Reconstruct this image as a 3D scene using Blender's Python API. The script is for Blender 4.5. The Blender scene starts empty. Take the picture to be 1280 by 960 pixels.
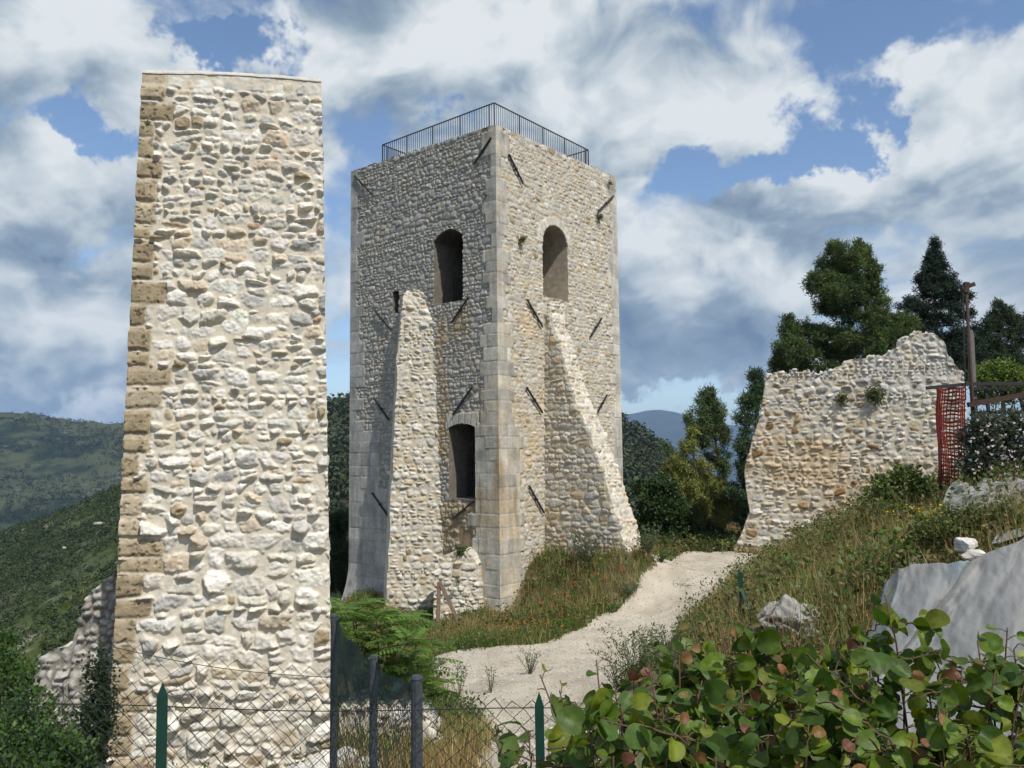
import bpy, math, random
import numpy as np
from mathutils import Matrix, Vector

sc = bpy.context.scene
COL = sc.collection
R = math.radians

# ---------------------------------------------------------------- camera
FPX = 1000.0
PITCH, ROLL = R(4.86), R(-0.66)
cam_d = bpy.data.cameras.new("camera")
cam_d.sensor_width = 36.0
cam_d.lens = 36.0 * FPX / 1280.0
cam_d.clip_start = 0.05
cam_d.clip_end = 60000.0
cam = bpy.data.objects.new("camera", cam_d)
COL.objects.link(cam)
cam.matrix_world = Matrix.Rotation(math.pi / 2 + PITCH, 4, 'X') @ Matrix.Rotation(ROLL, 4, 'Z')
sc.camera = cam
CR = np.array([list(r)[:3] for r in cam.matrix_world][:3])

def P(px, py, Y):
    """world point at forward distance Y that the photo shows at (px, py)"""
    d = CR @ np.array([(px - 640) / FPX, -(py - 480) / FPX, -1.0])
    return d * (Y / d[1])

def DIR(px, py):
    d = CR @ np.array([(px - 640) / FPX, -(py - 480) / FPX, -1.0])
    return d / np.linalg.norm(d)

# ---------------------------------------------------------------- sun, sky, exposure
SUN_EL, SUN_AZ = R(52), R(146.5)
sun_dir = np.array([math.sin(SUN_AZ) * math.cos(SUN_EL), math.cos(SUN_AZ) * math.cos(SUN_EL), math.sin(SUN_EL)])
sun_l = bpy.data.lights.new("sun", 'SUN')
sun_l.energy = 4.4
sun_l.angle = R(0.55)
sun_l.color = (1.0, 0.95, 0.87)
sun_o = bpy.data.objects.new("sun", sun_l)
COL.objects.link(sun_o)
sun_o.rotation_euler = Vector(sun_dir).to_track_quat('Z', 'Y').to_euler()

sc.view_settings.view_transform = 'Standard'
sc.view_settings.look = 'None'
sc.view_settings.exposure = 0.0
sc.view_settings.gamma = 1.0
sc.view_settings.use_curve_mapping = False
sc.render.engine = 'CYCLES'
cy = sc.cycles
cy.use_denoising = True
cy.max_bounces = 6
cy.diffuse_bounces = 3
cy.glossy_bounces = 2
cy.transmission_bounces = 4
cy.transparent_max_bounces = 12
cy.volume_bounces = 0
cy.caustics_reflective = False
cy.caustics_refractive = False
cy.use_adaptive_sampling = True
cy.adaptive_threshold = 0.02

world = bpy.data.worlds.new("World")
sc.world = world
world.cycles.sampling_method = 'MANUAL'; world.cycles.sample_map_resolution = 256
world.use_nodes = True
wt = world.node_tree
wt.nodes.clear()
WN = wt.nodes.new
def wl(a, b): wt.links.new(a, b)
def wmath(op, a, b=None, c=None, clamp=False):
    n = WN('ShaderNodeMath'); n.operation = op; n.use_clamp = clamp
    for i, v in enumerate((a, b, c)):
        if v is None: continue
        if isinstance(v, (int, float)): n.inputs[i].default_value = v
        else: wl(v, n.inputs[i])
    return n.outputs[0]
def wvec(op, a, b):
    n = WN('ShaderNodeVectorMath'); n.operation = op
    for i, v in enumerate((a, b)):
        if isinstance(v, (tuple, list)): n.inputs[i].default_value = v
        else: wl(v, n.inputs[i])
    return n.outputs['Value'] if op in ('LENGTH', 'DOT_PRODUCT') else n.outputs['Vector']
def wmap(v, a, b, c, d, smooth=True):
    n = WN('ShaderNodeMapRange'); n.interpolation_type = 'SMOOTHSTEP' if smooth else 'LINEAR'
    n.clamp = True
    wl(v, n.inputs[0])
    for i, x in enumerate((a, b, c, d)): n.inputs[i + 1].default_value = x
    return n.outputs[0]
def wnoise(vec, scale, detail, rough, dist=0.0):
    n = WN('ShaderNodeTexNoise'); n.noise_dimensions = '3D'
    n.inputs['Scale'].default_value = scale; n.inputs['Detail'].default_value = detail
    n.inputs['Roughness'].default_value = rough; n.inputs['Distortion'].default_value = dist
    wl(vec, n.inputs['Vector']); return n
tc = WN('ShaderNodeTexCoord').outputs['Generated']
sky = WN('ShaderNodeTexSky'); sky.sky_type = 'NISHITA'; sky.sun_disc = False
sky.sun_elevation = SUN_EL; sky.sun_rotation = SUN_AZ
sky.altitude = 400; sky.air_density = 1.0; sky.dust_density = 0.4; sky.ozone_density = 2.6
# cloud field over the sky directions
st = wvec('MULTIPLY', tc, (1.0, 1.0, 1.35))
warp = wnoise(st, 3.0, 3, 0.5)
wofs = wvec('MULTIPLY', wvec('SUBTRACT', warp.outputs['Color'], (0.5, 0.5, 0.5)), (0.22, 0.22, 0.22))
q = wvec('ADD', st, wofs)
n1 = wnoise(q, 4.6, 8, 0.54).outputs['Fac']
n1u = wnoise(wvec('ADD', q, (0.03, -0.02, 0.085)), 4.6, 6, 0.54).outputs['Fac']
n2 = wnoise(q, 2.3, 2, 0.5).outputs['Fac']
def wvor(vec, scale):
    n = WN('ShaderNodeTexVoronoi'); n.feature = 'F1'; n.inputs['Scale'].default_value = scale
    n.inputs['Detail'].default_value = 2.0; n.inputs['Roughness'].default_value = 0.55; n.inputs['Lacunarity'].default_value = 2.3
    wl(vec, n.inputs['Vector']); return n.outputs['Distance']
qb = wvec('ADD', q, wvec('MULTIPLY', wvec('SUBTRACT', wnoise(q, 14.0, 3, 0.6).outputs['Color'], (0.5, 0.5, 0.5)), (0.05, 0.05, 0.05)))
up_ = (0.022, -0.015, 0.05)
puff = wvor(qb, 7.0); puffu = wvor(wvec('ADD', qb, up_), 7.0)
wb = wnoise(tc, 9.0, 5, 0.66)
tcw = wvec('ADD', tc, wvec('MULTIPLY', wvec('SUBTRACT', wb.outputs['Color'], (0.5, 0.5, 0.5)), (0.24, 0.24, 0.17)))
def blob(px, py, rx, ry, amp):
    d = DIR(px, py)
    v = wvec('MULTIPLY', wvec('SUBTRACT', tcw, tuple(d)), (FPX / rx, FPX / rx, FPX / ry))
    return wmap(wvec('LENGTH', v, (0, 0, 0)), 0.1, 1.35, amp, 0.0)
def total(lst):
    t = lst[0]
    for x in lst[1:]: t = wmath('ADD', t, x)
    return t
HOLES = [(290, 66, 80, 26, .27), (105, 152, 120, 30, .32), (55, 160, 50, 24, .12), (550, 138, 36, 26, .20), (1035, 175, 90, 55, .33),
         (905, 222, 80, 34, .31), (1085, 200, 50, 42, .2), (1150, 45, 80, 30, .11), (1085, 30, 60, 40, .08), (820, 500, 120, 18, .16),
         (440, 475, 40, 18, .14)]
FILLS = [(60, 230, 110, 90, .18), (30, 60, 190, 70, .16), (1210, 170, 120, 110, .26), (1000, 265, 110, 60, .26), (760, 90, 190, 100, .22), (500, 40, 160, 80, .16),
         (860, 400, 160, 100, .18), (60, 390, 160, 130, .2), (110, 518, 90, 14, .2)]
dens = wmath('ADD', wmath('ADD', n1, wmath('MULTIPLY', n2, 0.35)), -0.055)
dens = wmath('SUBTRACT', dens, wmath('MULTIPLY', puff, 0.19))
dens = wmath('SUBTRACT', dens, total([blob(*h) for h in HOLES]))
dens = wmath('ADD', dens, total([blob(*h) for h in FILLS]))
cover = wmap(dens, 0.30, 0.47, 0.0, 1.0)
# light: bright heads, grey bases
grad = wmath('SUBTRACT', n1, n1u)
LITE = [(40, 230, 110, 90, .30), (150, 290, 90, 70, .16), (1030, 235, 100, 50, .26), (1190, 190, 110, 120, .20), (1250, 60, 120, 90, .10), (110, 518, 100, 16, .45), (860, 265, 80, 60, .22), (60, 20, 200, 60, .16),
        (680, 130, 100, 60, .05), (420, 95, 80, 60, .14), (440, 330, 50, 70, .1), (600, 20, 130, 40, .1), (960, 70, 90, 70, .12), (800, 240, 50, 90, .2), (1230, 40, 90, 50, .2)]
DARK = [(820, 75, 190, 90, .14), (700, 60, 120, 60, .10), (850, 420, 200, 110, .26), (40, 350, 170, 45, .34), (80, 455, 200, 70, .26), (30, 290, 80, 40, .2), (1230, 280, 120, 60, .2),
        (1010, 330, 100, 45, .2), (450, 420, 60, 70, .2), (470, 60, 60, 40, .06)]
lite = wmath('ADD', wmath('MULTIPLY', grad, 2.2), wmath('MULTIPLY', n2, 0.55))
lite = wmath('ADD', lite, wmath('MULTIPLY', wmath('SUBTRACT', puffu, puff), 0.55))
lite = wmath('ADD', lite, 0.345)
lite = wmath('ADD', lite, wmath('MULTIPLY', wmath('SUBTRACT', dens, 0.6), -0.25))
lite = wmath('ADD', lite, total([blob(*h) for h in LITE]))
lite = wmath('SUBTRACT', lite, wmath('MULTIPLY', total([blob(*h) for h in DARK]), 0.8))
ramp = WN('ShaderNodeValToRGB')
cr = ramp.color_ramp
cr.elements[0].position = 0.0; cr.elements[0].color = (0.16, 0.235, 0.345, 1)
cr.elements[1].position = 1.0; cr.elements[1].color = (0.84, 0.88, 0.90, 1)
e = cr.elements.new(0.40); e.color = (0.32, 0.41, 0.51, 1)
e = cr.elements.new(0.68); e.color = (0.58, 0.655, 0.71, 1)
wl(lite, ramp.inputs[0])
bg_sky = WN('ShaderNodeBackground'); bg_sky.inputs['Strength'].default_value = 0.15
wl(sky.outputs[0], bg_sky.inputs['Color'])
bg_cl = WN('ShaderNodeBackground'); bg_cl.inputs['Strength'].default_value = 0.95
wl(ramp.outputs[0], bg_cl.inputs['Color'])
mixs = WN('ShaderNodeMixShader')
sepz = WN('ShaderNodeSeparateXYZ'); wl(tc, sepz.inputs[0])
cover = wmath('MULTIPLY', cover, wmap(sepz.outputs['Z'], -0.02, 0.03, 0.0, 1.0))
wl(cover, mixs.inputs[0]); wl(bg_sky.outputs[0], mixs.inputs[1]); wl(bg_cl.outputs[0], mixs.inputs[2])
wout = WN('ShaderNodeOutputWorld'); wl(mixs.outputs[0], wout.inputs['Surface'])

# ---------------------------------------------------------------- helpers
rng = np.random.default_rng(7)
random.seed(7)

_tabs = {}
def vnoise(x, y, seed=0):
    if seed not in _tabs: _tabs[seed] = np.random.default_rng(1000 + seed).random((256, 256))
    t = _tabs[seed]
    xi = np.floor(x).astype(int); yi = np.floor(y).astype(int)
    fx = x - xi; fy = y - yi
    fx = fx * fx * (3 - 2 * fx); fy = fy * fy * (3 - 2 * fy)
    a = t[xi & 255, yi & 255]; b = t[(xi + 1) & 255, yi & 255]
    c = t[xi & 255, (yi + 1) & 255]; d = t[(xi + 1) & 255, (yi + 1) & 255]
    return (a * (1 - fx) + b * fx) * (1 - fy) + (c * (1 - fx) + d * fx) * fy - 0.5
def fbm(x, y, seed=0, oct=4, gain=0.5):
    s, a = 0.0, 1.0
    for o in range(oct):
        s = s + a * vnoise(x * 2 ** o + 17.3 * o, y * 2 ** o + 5.1 * o, seed + o); a *= gain
    return s
def sstep(x, a, b):
    t = np.clip((x - a) / (b - a), 0, 1); return t * t * (3 - 2 * t)

def mesh_np(name, verts, faces, mat, parent=None, col=None, smooth=True):
    """one mesh object from numpy arrays; faces is an (n,k) array or a list of them"""
    verts = np.asarray(verts, dtype=np.float32).reshape(-1, 3)
    fl = faces if isinstance(faces, list) else [faces]
    fl = [np.asarray(f, dtype=np.int32) for f in fl if len(f)]
    me = bpy.data.meshes.new(name)
    me.vertices.add(len(verts)); me.vertices.foreach_set("co", verts.ravel())
    tot = np.concatenate([np.full(len(f), f.shape[1], np.int32) for f in fl])
    loops = np.concatenate([f.ravel() for f in fl])
    me.loops.add(len(loops)); me.loops.foreach_set("vertex_index", loops)
    me.polygons.add(len(tot))
    start = np.zeros(len(tot), np.int32); start[1:] = np.cumsum(tot)[:-1]
    me.polygons.foreach_set("loop_start", start)
    me.polygons.foreach_set("loop_total", tot)
    me.polygons.foreach_set("use_smooth", np.full(len(tot), smooth, bool))
    me.update(calc_edges=True)
    if col is not None:
        ca = me.color_attributes.new("tint", 'FLOAT_COLOR', 'POINT')
        c4 = np.ones((len(verts), 4), np.float32); c4[:, :3] = np.asarray(col, np.float32).reshape(-1, 3)
        ca.data.foreach_set("color", c4.ravel())
    me.materials.append(mat)
    o = bpy.data.objects.new(name, me); COL.objects.link(o)
    if parent: o.parent = parent
    return o

def empty(name, loc=(0, 0, 0)):
    o = bpy.data.objects.new(name, None); COL.objects.link(o); o.location = [float(v) for v in loc]
    o.empty_display_size = 0.2
    return o
def local(o):
    """parts are authored in world space: keep them there under an Empty"""
    for c in o.children: c.matrix_parent_inverse = Matrix.Translation(o.location).inverted()
def tag(o, label=None, cat=None, group=None, kind=None):
    if label: o['label'] = label
    if cat: o['category'] = cat
    if group: o['group'] = group
    if kind: o['kind'] = kind
    return o

class MB:
    """collects boxes, tubes and patches; build() links them as ONE mesh"""
    def __init__(s): s.v, s.q, s.t, s.c, s.n = [], [], [], [], 0
    def add(s, v, quads=None, tris=None, col=(1, 1, 1)):
        v = np.asarray(v, float).reshape(-1, 3)
        s.v.append(v)
        c = np.asarray(col, float)
        s.c.append(np.broadcast_to(c, v.shape) if c.ndim == 1 else c.reshape(-1, 3))
        if quads is not None and len(quads): s.q.append(np.asarray(quads, int) + s.n)
        if tris is not None and len(tris): s.t.append(np.asarray(tris, int) + s.n)
        s.n += len(v)
    def grid(s, pos, col=(1, 1, 1), mask=None, flip=False):
        ny, nx = pos.shape[:2]
        idx = np.arange(ny * nx).reshape(ny, nx)
        qd = np.stack([idx[:-1, :-1], idx[:-1, 1:], idx[1:, 1:], idx[1:, :-1]], -1)
        if flip: qd = qd[..., ::-1]
        qd = qd[mask] if mask is not None else qd.reshape(-1, 4)
        c = np.asarray(col, float)
        s.add(pos.reshape(-1, 3), qd, col=c if c.ndim == 1 else c.reshape(-1, 3))
    def box(s, c, size, rot=None, col=(1, 1, 1), bev=0.0):
        x, y, z = [v / 2 for v in size]
        v = np.array([[a * x, b * y, d * z] for a in (-1, 1) for b in (-1, 1) for d in (-1, 1)])
        if rot is not None: v = v @ np.asarray(rot).T
        s.add(v + np.asarray(c), [[0, 1, 3, 2], [4, 6, 7, 5], [0, 4, 5, 1], [2, 3, 7, 6], [0, 2, 6, 4], [1, 5, 7, 3]], col=col)
    def tube(s, pts, rad, n=6, col=(1, 1, 1), cap=True):
        pts = np.asarray(pts, float); m = len(pts)
        rad = np.broadcast_to(np.asarray(rad, float), (m,))
        tan = np.gradient(pts, axis=0); tan /= np.linalg.norm(tan, axis=1)[:, None] + 1e-9
        ref = np.array([0, 0, 1.0]) if abs(tan[:, 2]).mean() < 0.8 else np.array([1.0, 0, 0])
        a = np.cross(tan, ref); a /= np.linalg.norm(a, axis=1)[:, None] + 1e-9
        b = np.cross(tan, a)
        th = np.arange(n) * 2 * math.pi / n
        ring = pts[:, None] + rad[:, None, None] * (np.cos(th)[None, :, None] * a[:, None] + np.sin(th)[None, :, None] * b[:, None])
        i = np.arange(m - 1)[:, None]; j = np.arange(n)[None]
        qd = np.stack([i * n + j, i * n + (j + 1) % n, (i + 1) * n + (j + 1) % n, (i + 1) * n + j], -1).reshape(-1, 4)
        v = ring.reshape(-1, 3); tris = None
        if cap:
            v = np.vstack([v, pts[:1], pts[-1:]])
            jj = np.arange(n)
            tris = np.vstack([np.stack([np.full(n, m * n), (jj + 1) % n, jj], -1), np.stack([np.full(n, m * n + 1), (m - 1) * n + jj, (m - 1) * n + (jj + 1) % n], -1)])
        s.add(v, qd, tris, col)
    def bar(s, a, b, w, h=None, col=(1, 1, 1), up=(0, 0, 1)):
        a, b = np.asarray(a, float), np.asarray(b, float); d = b - a; L = np.linalg.norm(d); d = d / L
        u = np.asarray(up, float)
        if abs(d @ u) > 0.95: u = np.array([1.0, 0, 0])
        x = np.cross(d, u); x /= np.linalg.norm(x); z = np.cross(x, d)
        s.box((a + b) / 2, (w, L, h or w), np.stack([x, d, z], 1), col)
    def build(s, name, mat, parent=None, smooth=False):
        f = []
        if s.q: f.append(np.vstack(s.q))
        if s.t: f.append(np.vstack(s.t))
        return mesh_np(name, np.vstack(s.v), f, mat, parent, np.vstack(s.c), smooth)

def material(name, base=None, rough=0.9, vary=0.0, nscale=8.0, bump=0.0, bscale=30.0, bdist=0.02, spec=0.3, sheen=None, translucent=None, metal=0.0, speck=None, backface=None):
    """procedural material: base colour (or the mesh's own tint) broken up by noise, with noise bump"""
    m = bpy.data.materials.new(name); m.use_nodes = True
    nt = m.node_tree; N = nt.nodes; L = nt.links
    bs = N['Principled BSDF']; out = N['Material Output']
    bs.inputs['Roughness'].default_value = rough
    bs.inputs['Specular IOR Level'].default_value = spec
    bs.inputs['Metallic'].default_value = metal
    if base is None:
        a = N.new('ShaderNodeAttribute'); a.attribute_name = 'tint'; src = a.outputs['Color']
    else:
        r = N.new('ShaderNodeRGB'); r.outputs[0].default_value = (*base, 1); src = r.outputs[0]
    t = N.new('ShaderNodeTexCoord').outputs['Object']
    if vary > 0:
        nz = N.new('ShaderNodeTexNoise'); nz.inputs['Scale'].default_value = nscale; nz.inputs['Detail'].default_value = 6
        nz.inputs['Roughness'].default_value = 0.65
        L.new(t, nz.inputs['Vector'])
        mr = N.new('ShaderNodeMapRange'); mr.inputs[1].default_value = 0.3; mr.inputs[2].default_value = 0.7
        mr.inputs[3].default_value = 1 - vary; mr.inputs[4].default_value = 1 + vary
        L.new(nz.outputs['Fac'], mr.inputs[0])
        vm = N.new('ShaderNodeVectorMath'); vm.operation = 'SCALE'
        L.new(src, vm.inputs[0]); L.new(mr.outputs[0], vm.inputs['Scale']); src = vm.outputs[0]
    if speck:
        c2, sc_, lo, hi = speck
        nz = N.new('ShaderNodeTexNoise'); nz.inputs['Scale'].default_value = sc_; nz.inputs['Detail'].default_value = 4
        L.new(t, nz.inputs['Vector'])
        mr = N.new('ShaderNodeMapRange'); mr.inputs[1].default_value = lo; mr.inputs[2].default_value = hi
        L.new(nz.outputs['Fac'], mr.inputs[0])
        mx = N.new('ShaderNodeMix'); mx.data_type = 'RGBA'
        L.new(mr.outputs[0], mx.inputs['Factor']); L.new(src, mx.inputs['A']); mx.inputs['B'].default_value = (*c2, 1)
        src = mx.outputs['Result']
    L.new(src, bs.inputs['Base Color'])
    if bump > 0:
        nb = N.new('ShaderNodeTexNoise'); nb.inputs['Scale'].default_value = bscale; nb.inputs['Detail'].default_value = 6
        nb.inputs['Roughness'].default_value = 0.65
        L.new(t, nb.inputs['Vector'])
        bm = N.new('ShaderNodeBump'); bm.inputs['Strength'].default_value = bump; bm.inputs['Distance'].default_value = bdist
        L.new(nb.outputs['Fac'], bm.inputs['Height']); L.new(bm.outputs[0], bs.inputs['Normal'])
    if translucent:
        tr = N.new('ShaderNodeBsdfTranslucent'); mx = N.new('ShaderNodeMixShader'); mx.inputs[0].default_value = translucent
        hs = N.new('ShaderNodeHueSaturation'); hs.inputs['Value'].default_value = 1.5; hs.inputs['Saturation'].default_value = 1.1
        L.new(src, hs.inputs['Color']); L.new(hs.outputs[0], tr.inputs['Color'])
        L.new(bs.outputs[0], mx.inputs[1]); L.new(tr.outputs[0], mx.inputs[2]); L.new(mx.outputs[0], out.inputs['Surface'])
    return m

M = {}
M['stone'] = material('limestone_rubble', None, 0.92, 0.14, 14, 0.5, 42, 0.012, 0.2)
M['tower_stone'] = material('tower_masonry', None, 0.92, 0.16, 7, 0.5, 26, 0.02, 0.2)
M['rock'] = material('weathered_rock', None, 0.92, 0.22, 6, 0.7, 16, 0.03, 0.2)
M['ground'] = material('dry_soil', None, 0.97, 0.25, 3, 0.6, 12, 0.05, 0.1)
M['gravel'] = material('pale_gravel', (0.535, 0.48, 0.395), 0.95, 0.22, 45, 0.9, 60, 0.03, 0.15, speck=((0.39, 0.335, 0.255), 0.9, 0.44, 0.74))
M['pebble'] = material('gravel_stone', None, 0.95, 0.1, 30)
M['hill'] = material('scrub_hillside', None, 0.98, 0.12, 0.3, 0, spec=0.05)
M['needle'] = material('pine_needles', None, 0.75, 0.1, 2, 0, spec=0.15, translucent=0.12)
M['leaf'] = material('bush_leaves', None, 0.55, 0.12, 5, 0, spec=0.25, translucent=0.28)
M['round_leaf'] = material('round_leaves', None, 0.42, 0.22, 45, 0.35, 60, 0.006, spec=0.26, translucent=0.30)
M['grass'] = material('grass_blades', None, 0.75, 0, 3, 0, spec=0.15, translucent=0.28)
M['petal'] = material('flower_petals', None, 0.7, 0, 3, 0, spec=0.1, translucent=0.2)
M['bark'] = material('tree_bark', (0.16, 0.12, 0.085), 0.95, 0.3, 8, 0.7, 18, 0.03)
M['twig'] = material('red_brown_twig', (0.085, 0.05, 0.035), 0.7, 0.25, 30)
M['iron'] = material('dark_iron', (0.022, 0.022, 0.024), 0.6, 0.2, 20, spec=0.4)
M['rust'] = material('rusty_steel', (0.055, 0.033, 0.026), 0.85, 0.35, 18, 0.4, 60, 0.004)
M['greenpaint'] = material('green_fence_paint', (0.008, 0.042, 0.03), 0.42, 0.2, 14, spec=0.5)
M['wire'] = material('green_coated_wire', (0.010, 0.016, 0.015), 0.5, 0.1, 5)
M['greypost'] = material('weathered_dark_post', (0.05, 0.06, 0.07), 0.8, 0.5, 40, 0.6, 60, 0.006)
M['wood'] = material('weathered_plank', (0.14, 0.10, 0.068), 0.9, 0.3, 12, 0.4, 30, 0.005)
M['concrete'] = material('grey_concrete', (0.15, 0.145, 0.135), 0.95, 0.2, 12, 0.5, 30, 0.01)
M['redplastic'] = material('red_plastic_net', (0.18, 0.022, 0.017), 0.55, 0.15, 6, spec=0.35)
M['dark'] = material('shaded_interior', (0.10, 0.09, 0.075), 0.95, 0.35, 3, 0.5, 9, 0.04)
# ---------------------------------------------------------------- terrain
CTRL = [P(*p) for p in [
    (600, 930, 16), (570, 880, 18.5), (560, 815, 24), (680, 802, 24.5), (625, 768, 30), (700, 764, 28), (806, 744, 28.4), (850, 714, 32), (822, 706, 32.3),
    (930, 697, 36), (880, 772, 24), (830, 806, 21), (745, 842, 19), (640, 862, 18.5), (798, 686, 31.4), (778, 690, 29.7), (792, 692, 30.0), (675, 706, 31.0), (740, 696, 31.3), (655, 760, 30.3),
    (720, 740, 29.3), (640, 795, 26.5), (520, 782, 31), (437, 752, 35), (420, 765, 33), (470, 795, 27), (450, 890, 17), (480, 940, 13), (275, 975, 11), (200, 985, 11),
    (430, 975, 10.5), (960, 805, 10.5), (900, 765, 20), (950, 724, 24), (1000, 692, 26), (1000, 745, 16), (1100, 688, 16), (1100, 648, 20), (1170, 628, 20),
    (1250, 622, 18), (1130, 715, 11.5), (1200, 700, 10.5), (1280, 668, 10.5), (930, 692, 37), (1050, 672, 36), (1150, 630, 34), (1060, 660, 28), (1230, 610, 26), (1400, 610, 20)]]
CTRL += [np.array(v, float) for v in [
    (0, 0, -1.8), (-2, 3.3, -2.7), (0.3, 3.3, -2.7), (3, 3.2, -2.2), (6, 4, -1.8), (-3, 0, -2.2), (4, -4, -1.6), (-5, -4, -2.2), (0, 7, -3.7), (-2, 7, -3.4), (3, 6.3, -2.9), (2.8, 8.5, -3.0),
    (6, 7, -1.6), (10, 8, -0.5), (-8, 11, -6.2), (-14, 12, -10), (-25, 14, -19), (-7, 6, -4.4), (-10, 30, -9.5), (-12, 42, -12.5), (-22, 30, -19), (10, 52, -5.5),
    (20, 60, -5), (0, 50, -7.5), (30, 42, -1), (28, 20, 0.6), (38, 60, -3), (-6, 20, -7.5), (-3.6, 24, -6.4), (24, 50, -3.6)]]
CTRL = np.array(CTRL)
def _tps_fit(c, lam=0.04):
    x = c[:, :2]; n = len(c)
    d = np.linalg.norm(x[:, None] - x[None], axis=2)
    K = np.where(d > 0, d * d * np.log(d + 1e-12), 0) + lam * np.eye(n)
    Pm = np.hstack([np.ones((n, 1)), x])
    A = np.zeros((n + 3, n + 3)); A[:n, :n] = K; A[:n, n:] = Pm; A[n:, :n] = Pm.T
    return np.linalg.solve(A, np.concatenate([c[:, 2], np.zeros(3)]))
_W = _tps_fit(CTRL)
def T(x, y, rough=True):
    x = np.asarray(x, float); y = np.asarray(y, float); shp = x.shape
    x = x.ravel(); y = y.ravel(); out = np.empty(len(x))
    cx = np.clip(x, -28, 42); cyy = np.clip(y, -7, 66)
    for i in range(0, len(x), 20000):
        s = slice(i, i + 20000)
        d2 = (cx[s, None] - CTRL[None, :, 0]) ** 2 + (cyy[s, None] - CTRL[None, :, 1]) ** 2
        out[s] = (0.5 * d2 * np.log(d2 + 1e-12)) @ _W[:-3] + _W[-3] + _W[-2] * cx[s] + _W[-1] * cyy[s]
    off = np.hypot(x - cx, y - cyy)
    out = np.clip(out, -26, 3.0) - 0.55 * off
    if rough: out = out + 0.10 * fbm(x * 0.9, y * 0.9, 3) + 0.03 * fbm(x * 5, y * 5, 9, 3)
    return out.reshape(shp)
def hit(px, py, y0=2.0, y1=70.0):
    d = P(px, py, 1.0); Y = np.arange(y0, y1, 0.05)
    z = d[2] * Y; g = T(d[0] * Y, Y, False)
    k = np.nonzero(z < g)[0]
    if not len(k): return P(px, py, y1)
    y = Y[k[0]]; return np.array([d[0] * y, y, float(T(np.array([d[0] * y]), np.array([y]))[0])])
def on(x, y): return np.array([x, y, float(T(np.array([x]), np.array([y]))[0])])

gx = np.concatenate([np.linspace(-240, -26, 40), np.linspace(-25.7, 41, 270), np.linspace(42, 260, 40)])
gy = np.concatenate([np.linspace(-60, -6, 18), np.linspace(-5.7, 66, 290), np.linspace(67, 300, 50)])
GX, GY = np.meshgrid(gx, gy)
GZ = T(GX, GY)
nn = fbm(GX * 0.7, GY * 0.7, 20)[..., None]; n_2 = fbm(GX * 3, GY * 3, 27)[..., None]
gcol = np.array([0.20, 0.155, 0.095]) + nn * np.array([0.03, 0.05, 0.0]) + n_2 * 0.05
g_ = sstep(fbm(GX * 0.35, GY * 0.35, 40), -0.15, 0.35)[..., None]
gcol = gcol * (1 - 0.6 * g_) + 0.6 * g_ * np.array([0.10, 0.12, 0.045])
b = MB(); b.grid(np.stack([GX, GY, GZ], -1), np.clip(gcol, 0.02, 1))
tag(b.build('ground', M['ground'], smooth=True), kind='structure')

def inside(poly, x, y):
    poly = np.asarray(poly); c = np.zeros(np.shape(x), bool); n = len(poly)
    for i in range(n):
        x1, y1 = poly[i][:2]; x2, y2 = poly[(i + 1) % n][:2]
        m = ((y1 > y) != (y2 > y)) & (x < (x2 - x1) * (y - y1) / (y2 - y1 + 1e-12) + x1)
        c ^= m
    return c
PATH_PX = [(812, 697), (850, 690), (905, 690), (985, 690), (950, 705), (915, 735), (885, 765), (855, 792), (815, 820), (778, 845), (765, 870), (790, 905), (760, 975),
           (590, 975), (612, 925), (600, 900), (562, 880), (540, 850), (538, 824), (600, 812), (665, 808), (692, 800), (742, 775), (790, 747), (802, 725), (824, 708)]
PATH = np.array([hit(*p)[:2] for p in PATH_PX])
def in_path(x, y, wob=0.25):
    return inside(PATH, x + wob * fbm(x * 1.3, y * 1.3, 61), y + wob * fbm(x * 1.3, y * 1.3, 67))
lo, hi = PATH.min(0) - 0.5, PATH.max(0) + 0.5
pxs = np.arange(lo[0], hi[0], 0.09); pys = np.arange(lo[1], hi[1], 0.09)
PX, PY = np.meshgrid(pxs, pys)
PZ = T(PX, PY) + 0.025 + 0.012 * fbm(PX * 6, PY * 6, 70, 2)
mk = in_path((PX[:-1, :-1] + PX[1:, 1:]) / 2, (PY[:-1, :-1] + PY[1:, 1:]) / 2)
b = MB(); b.grid(np.stack([PX, PY, PZ], -1), mask=mk)
tag(b.build('gravel_path', M['gravel'], smooth=True), kind='structure')
# loose stones on the path
x = rng.uniform(lo[0], hi[0], 60000); y = rng.uniform(lo[1], hi[1], 60000)
k = in_path(x, y) & (rng.random(60000) < np.clip(22.0 / y, 0, 1)); x, y = x[k], y[k]
n = len(x); r = rng.uniform(0.008, 0.028, n) * rng.choice([1, 1, 1, 1.5], n)
octa = np.array([[1, 0, 0], [-1, 0, 0], [0, 1, 0], [0, -1, 0], [0, 0, .7], [0, 0, -.7]])
v = octa[None] * r[:, None, None] * rng.uniform(0.6, 1.2, (n, 6, 1))
a = rng.uniform(0, 6.28, n); ca, sa = np.cos(a)[:, None], np.sin(a)[:, None]
v = np.stack([v[..., 0] * ca - v[..., 1] * sa, v[..., 0] * sa + v[..., 1] * ca, v[..., 2]], -1)
v += np.stack([x, y, T(x, y) + 0.03], -1)[:, None]
ft = np.array([[0, 2, 4], [2, 1, 4], [1, 3, 4], [3, 0, 4], [2, 0, 5], [1, 2, 5], [3, 1, 5], [0, 3, 5]])
ft = (ft[None] + 6 * np.arange(n)[:, None, None]).reshape(-1, 3)
c = (np.array([0.47, 0.43, 0.36]) * rng.uniform(0.6, 1.2, (n, 1)))[:, None].repeat(6, 1)
tag(mesh_np('gravel', v, ft, M['pebble'], None, c, False), kind='stuff')

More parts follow.
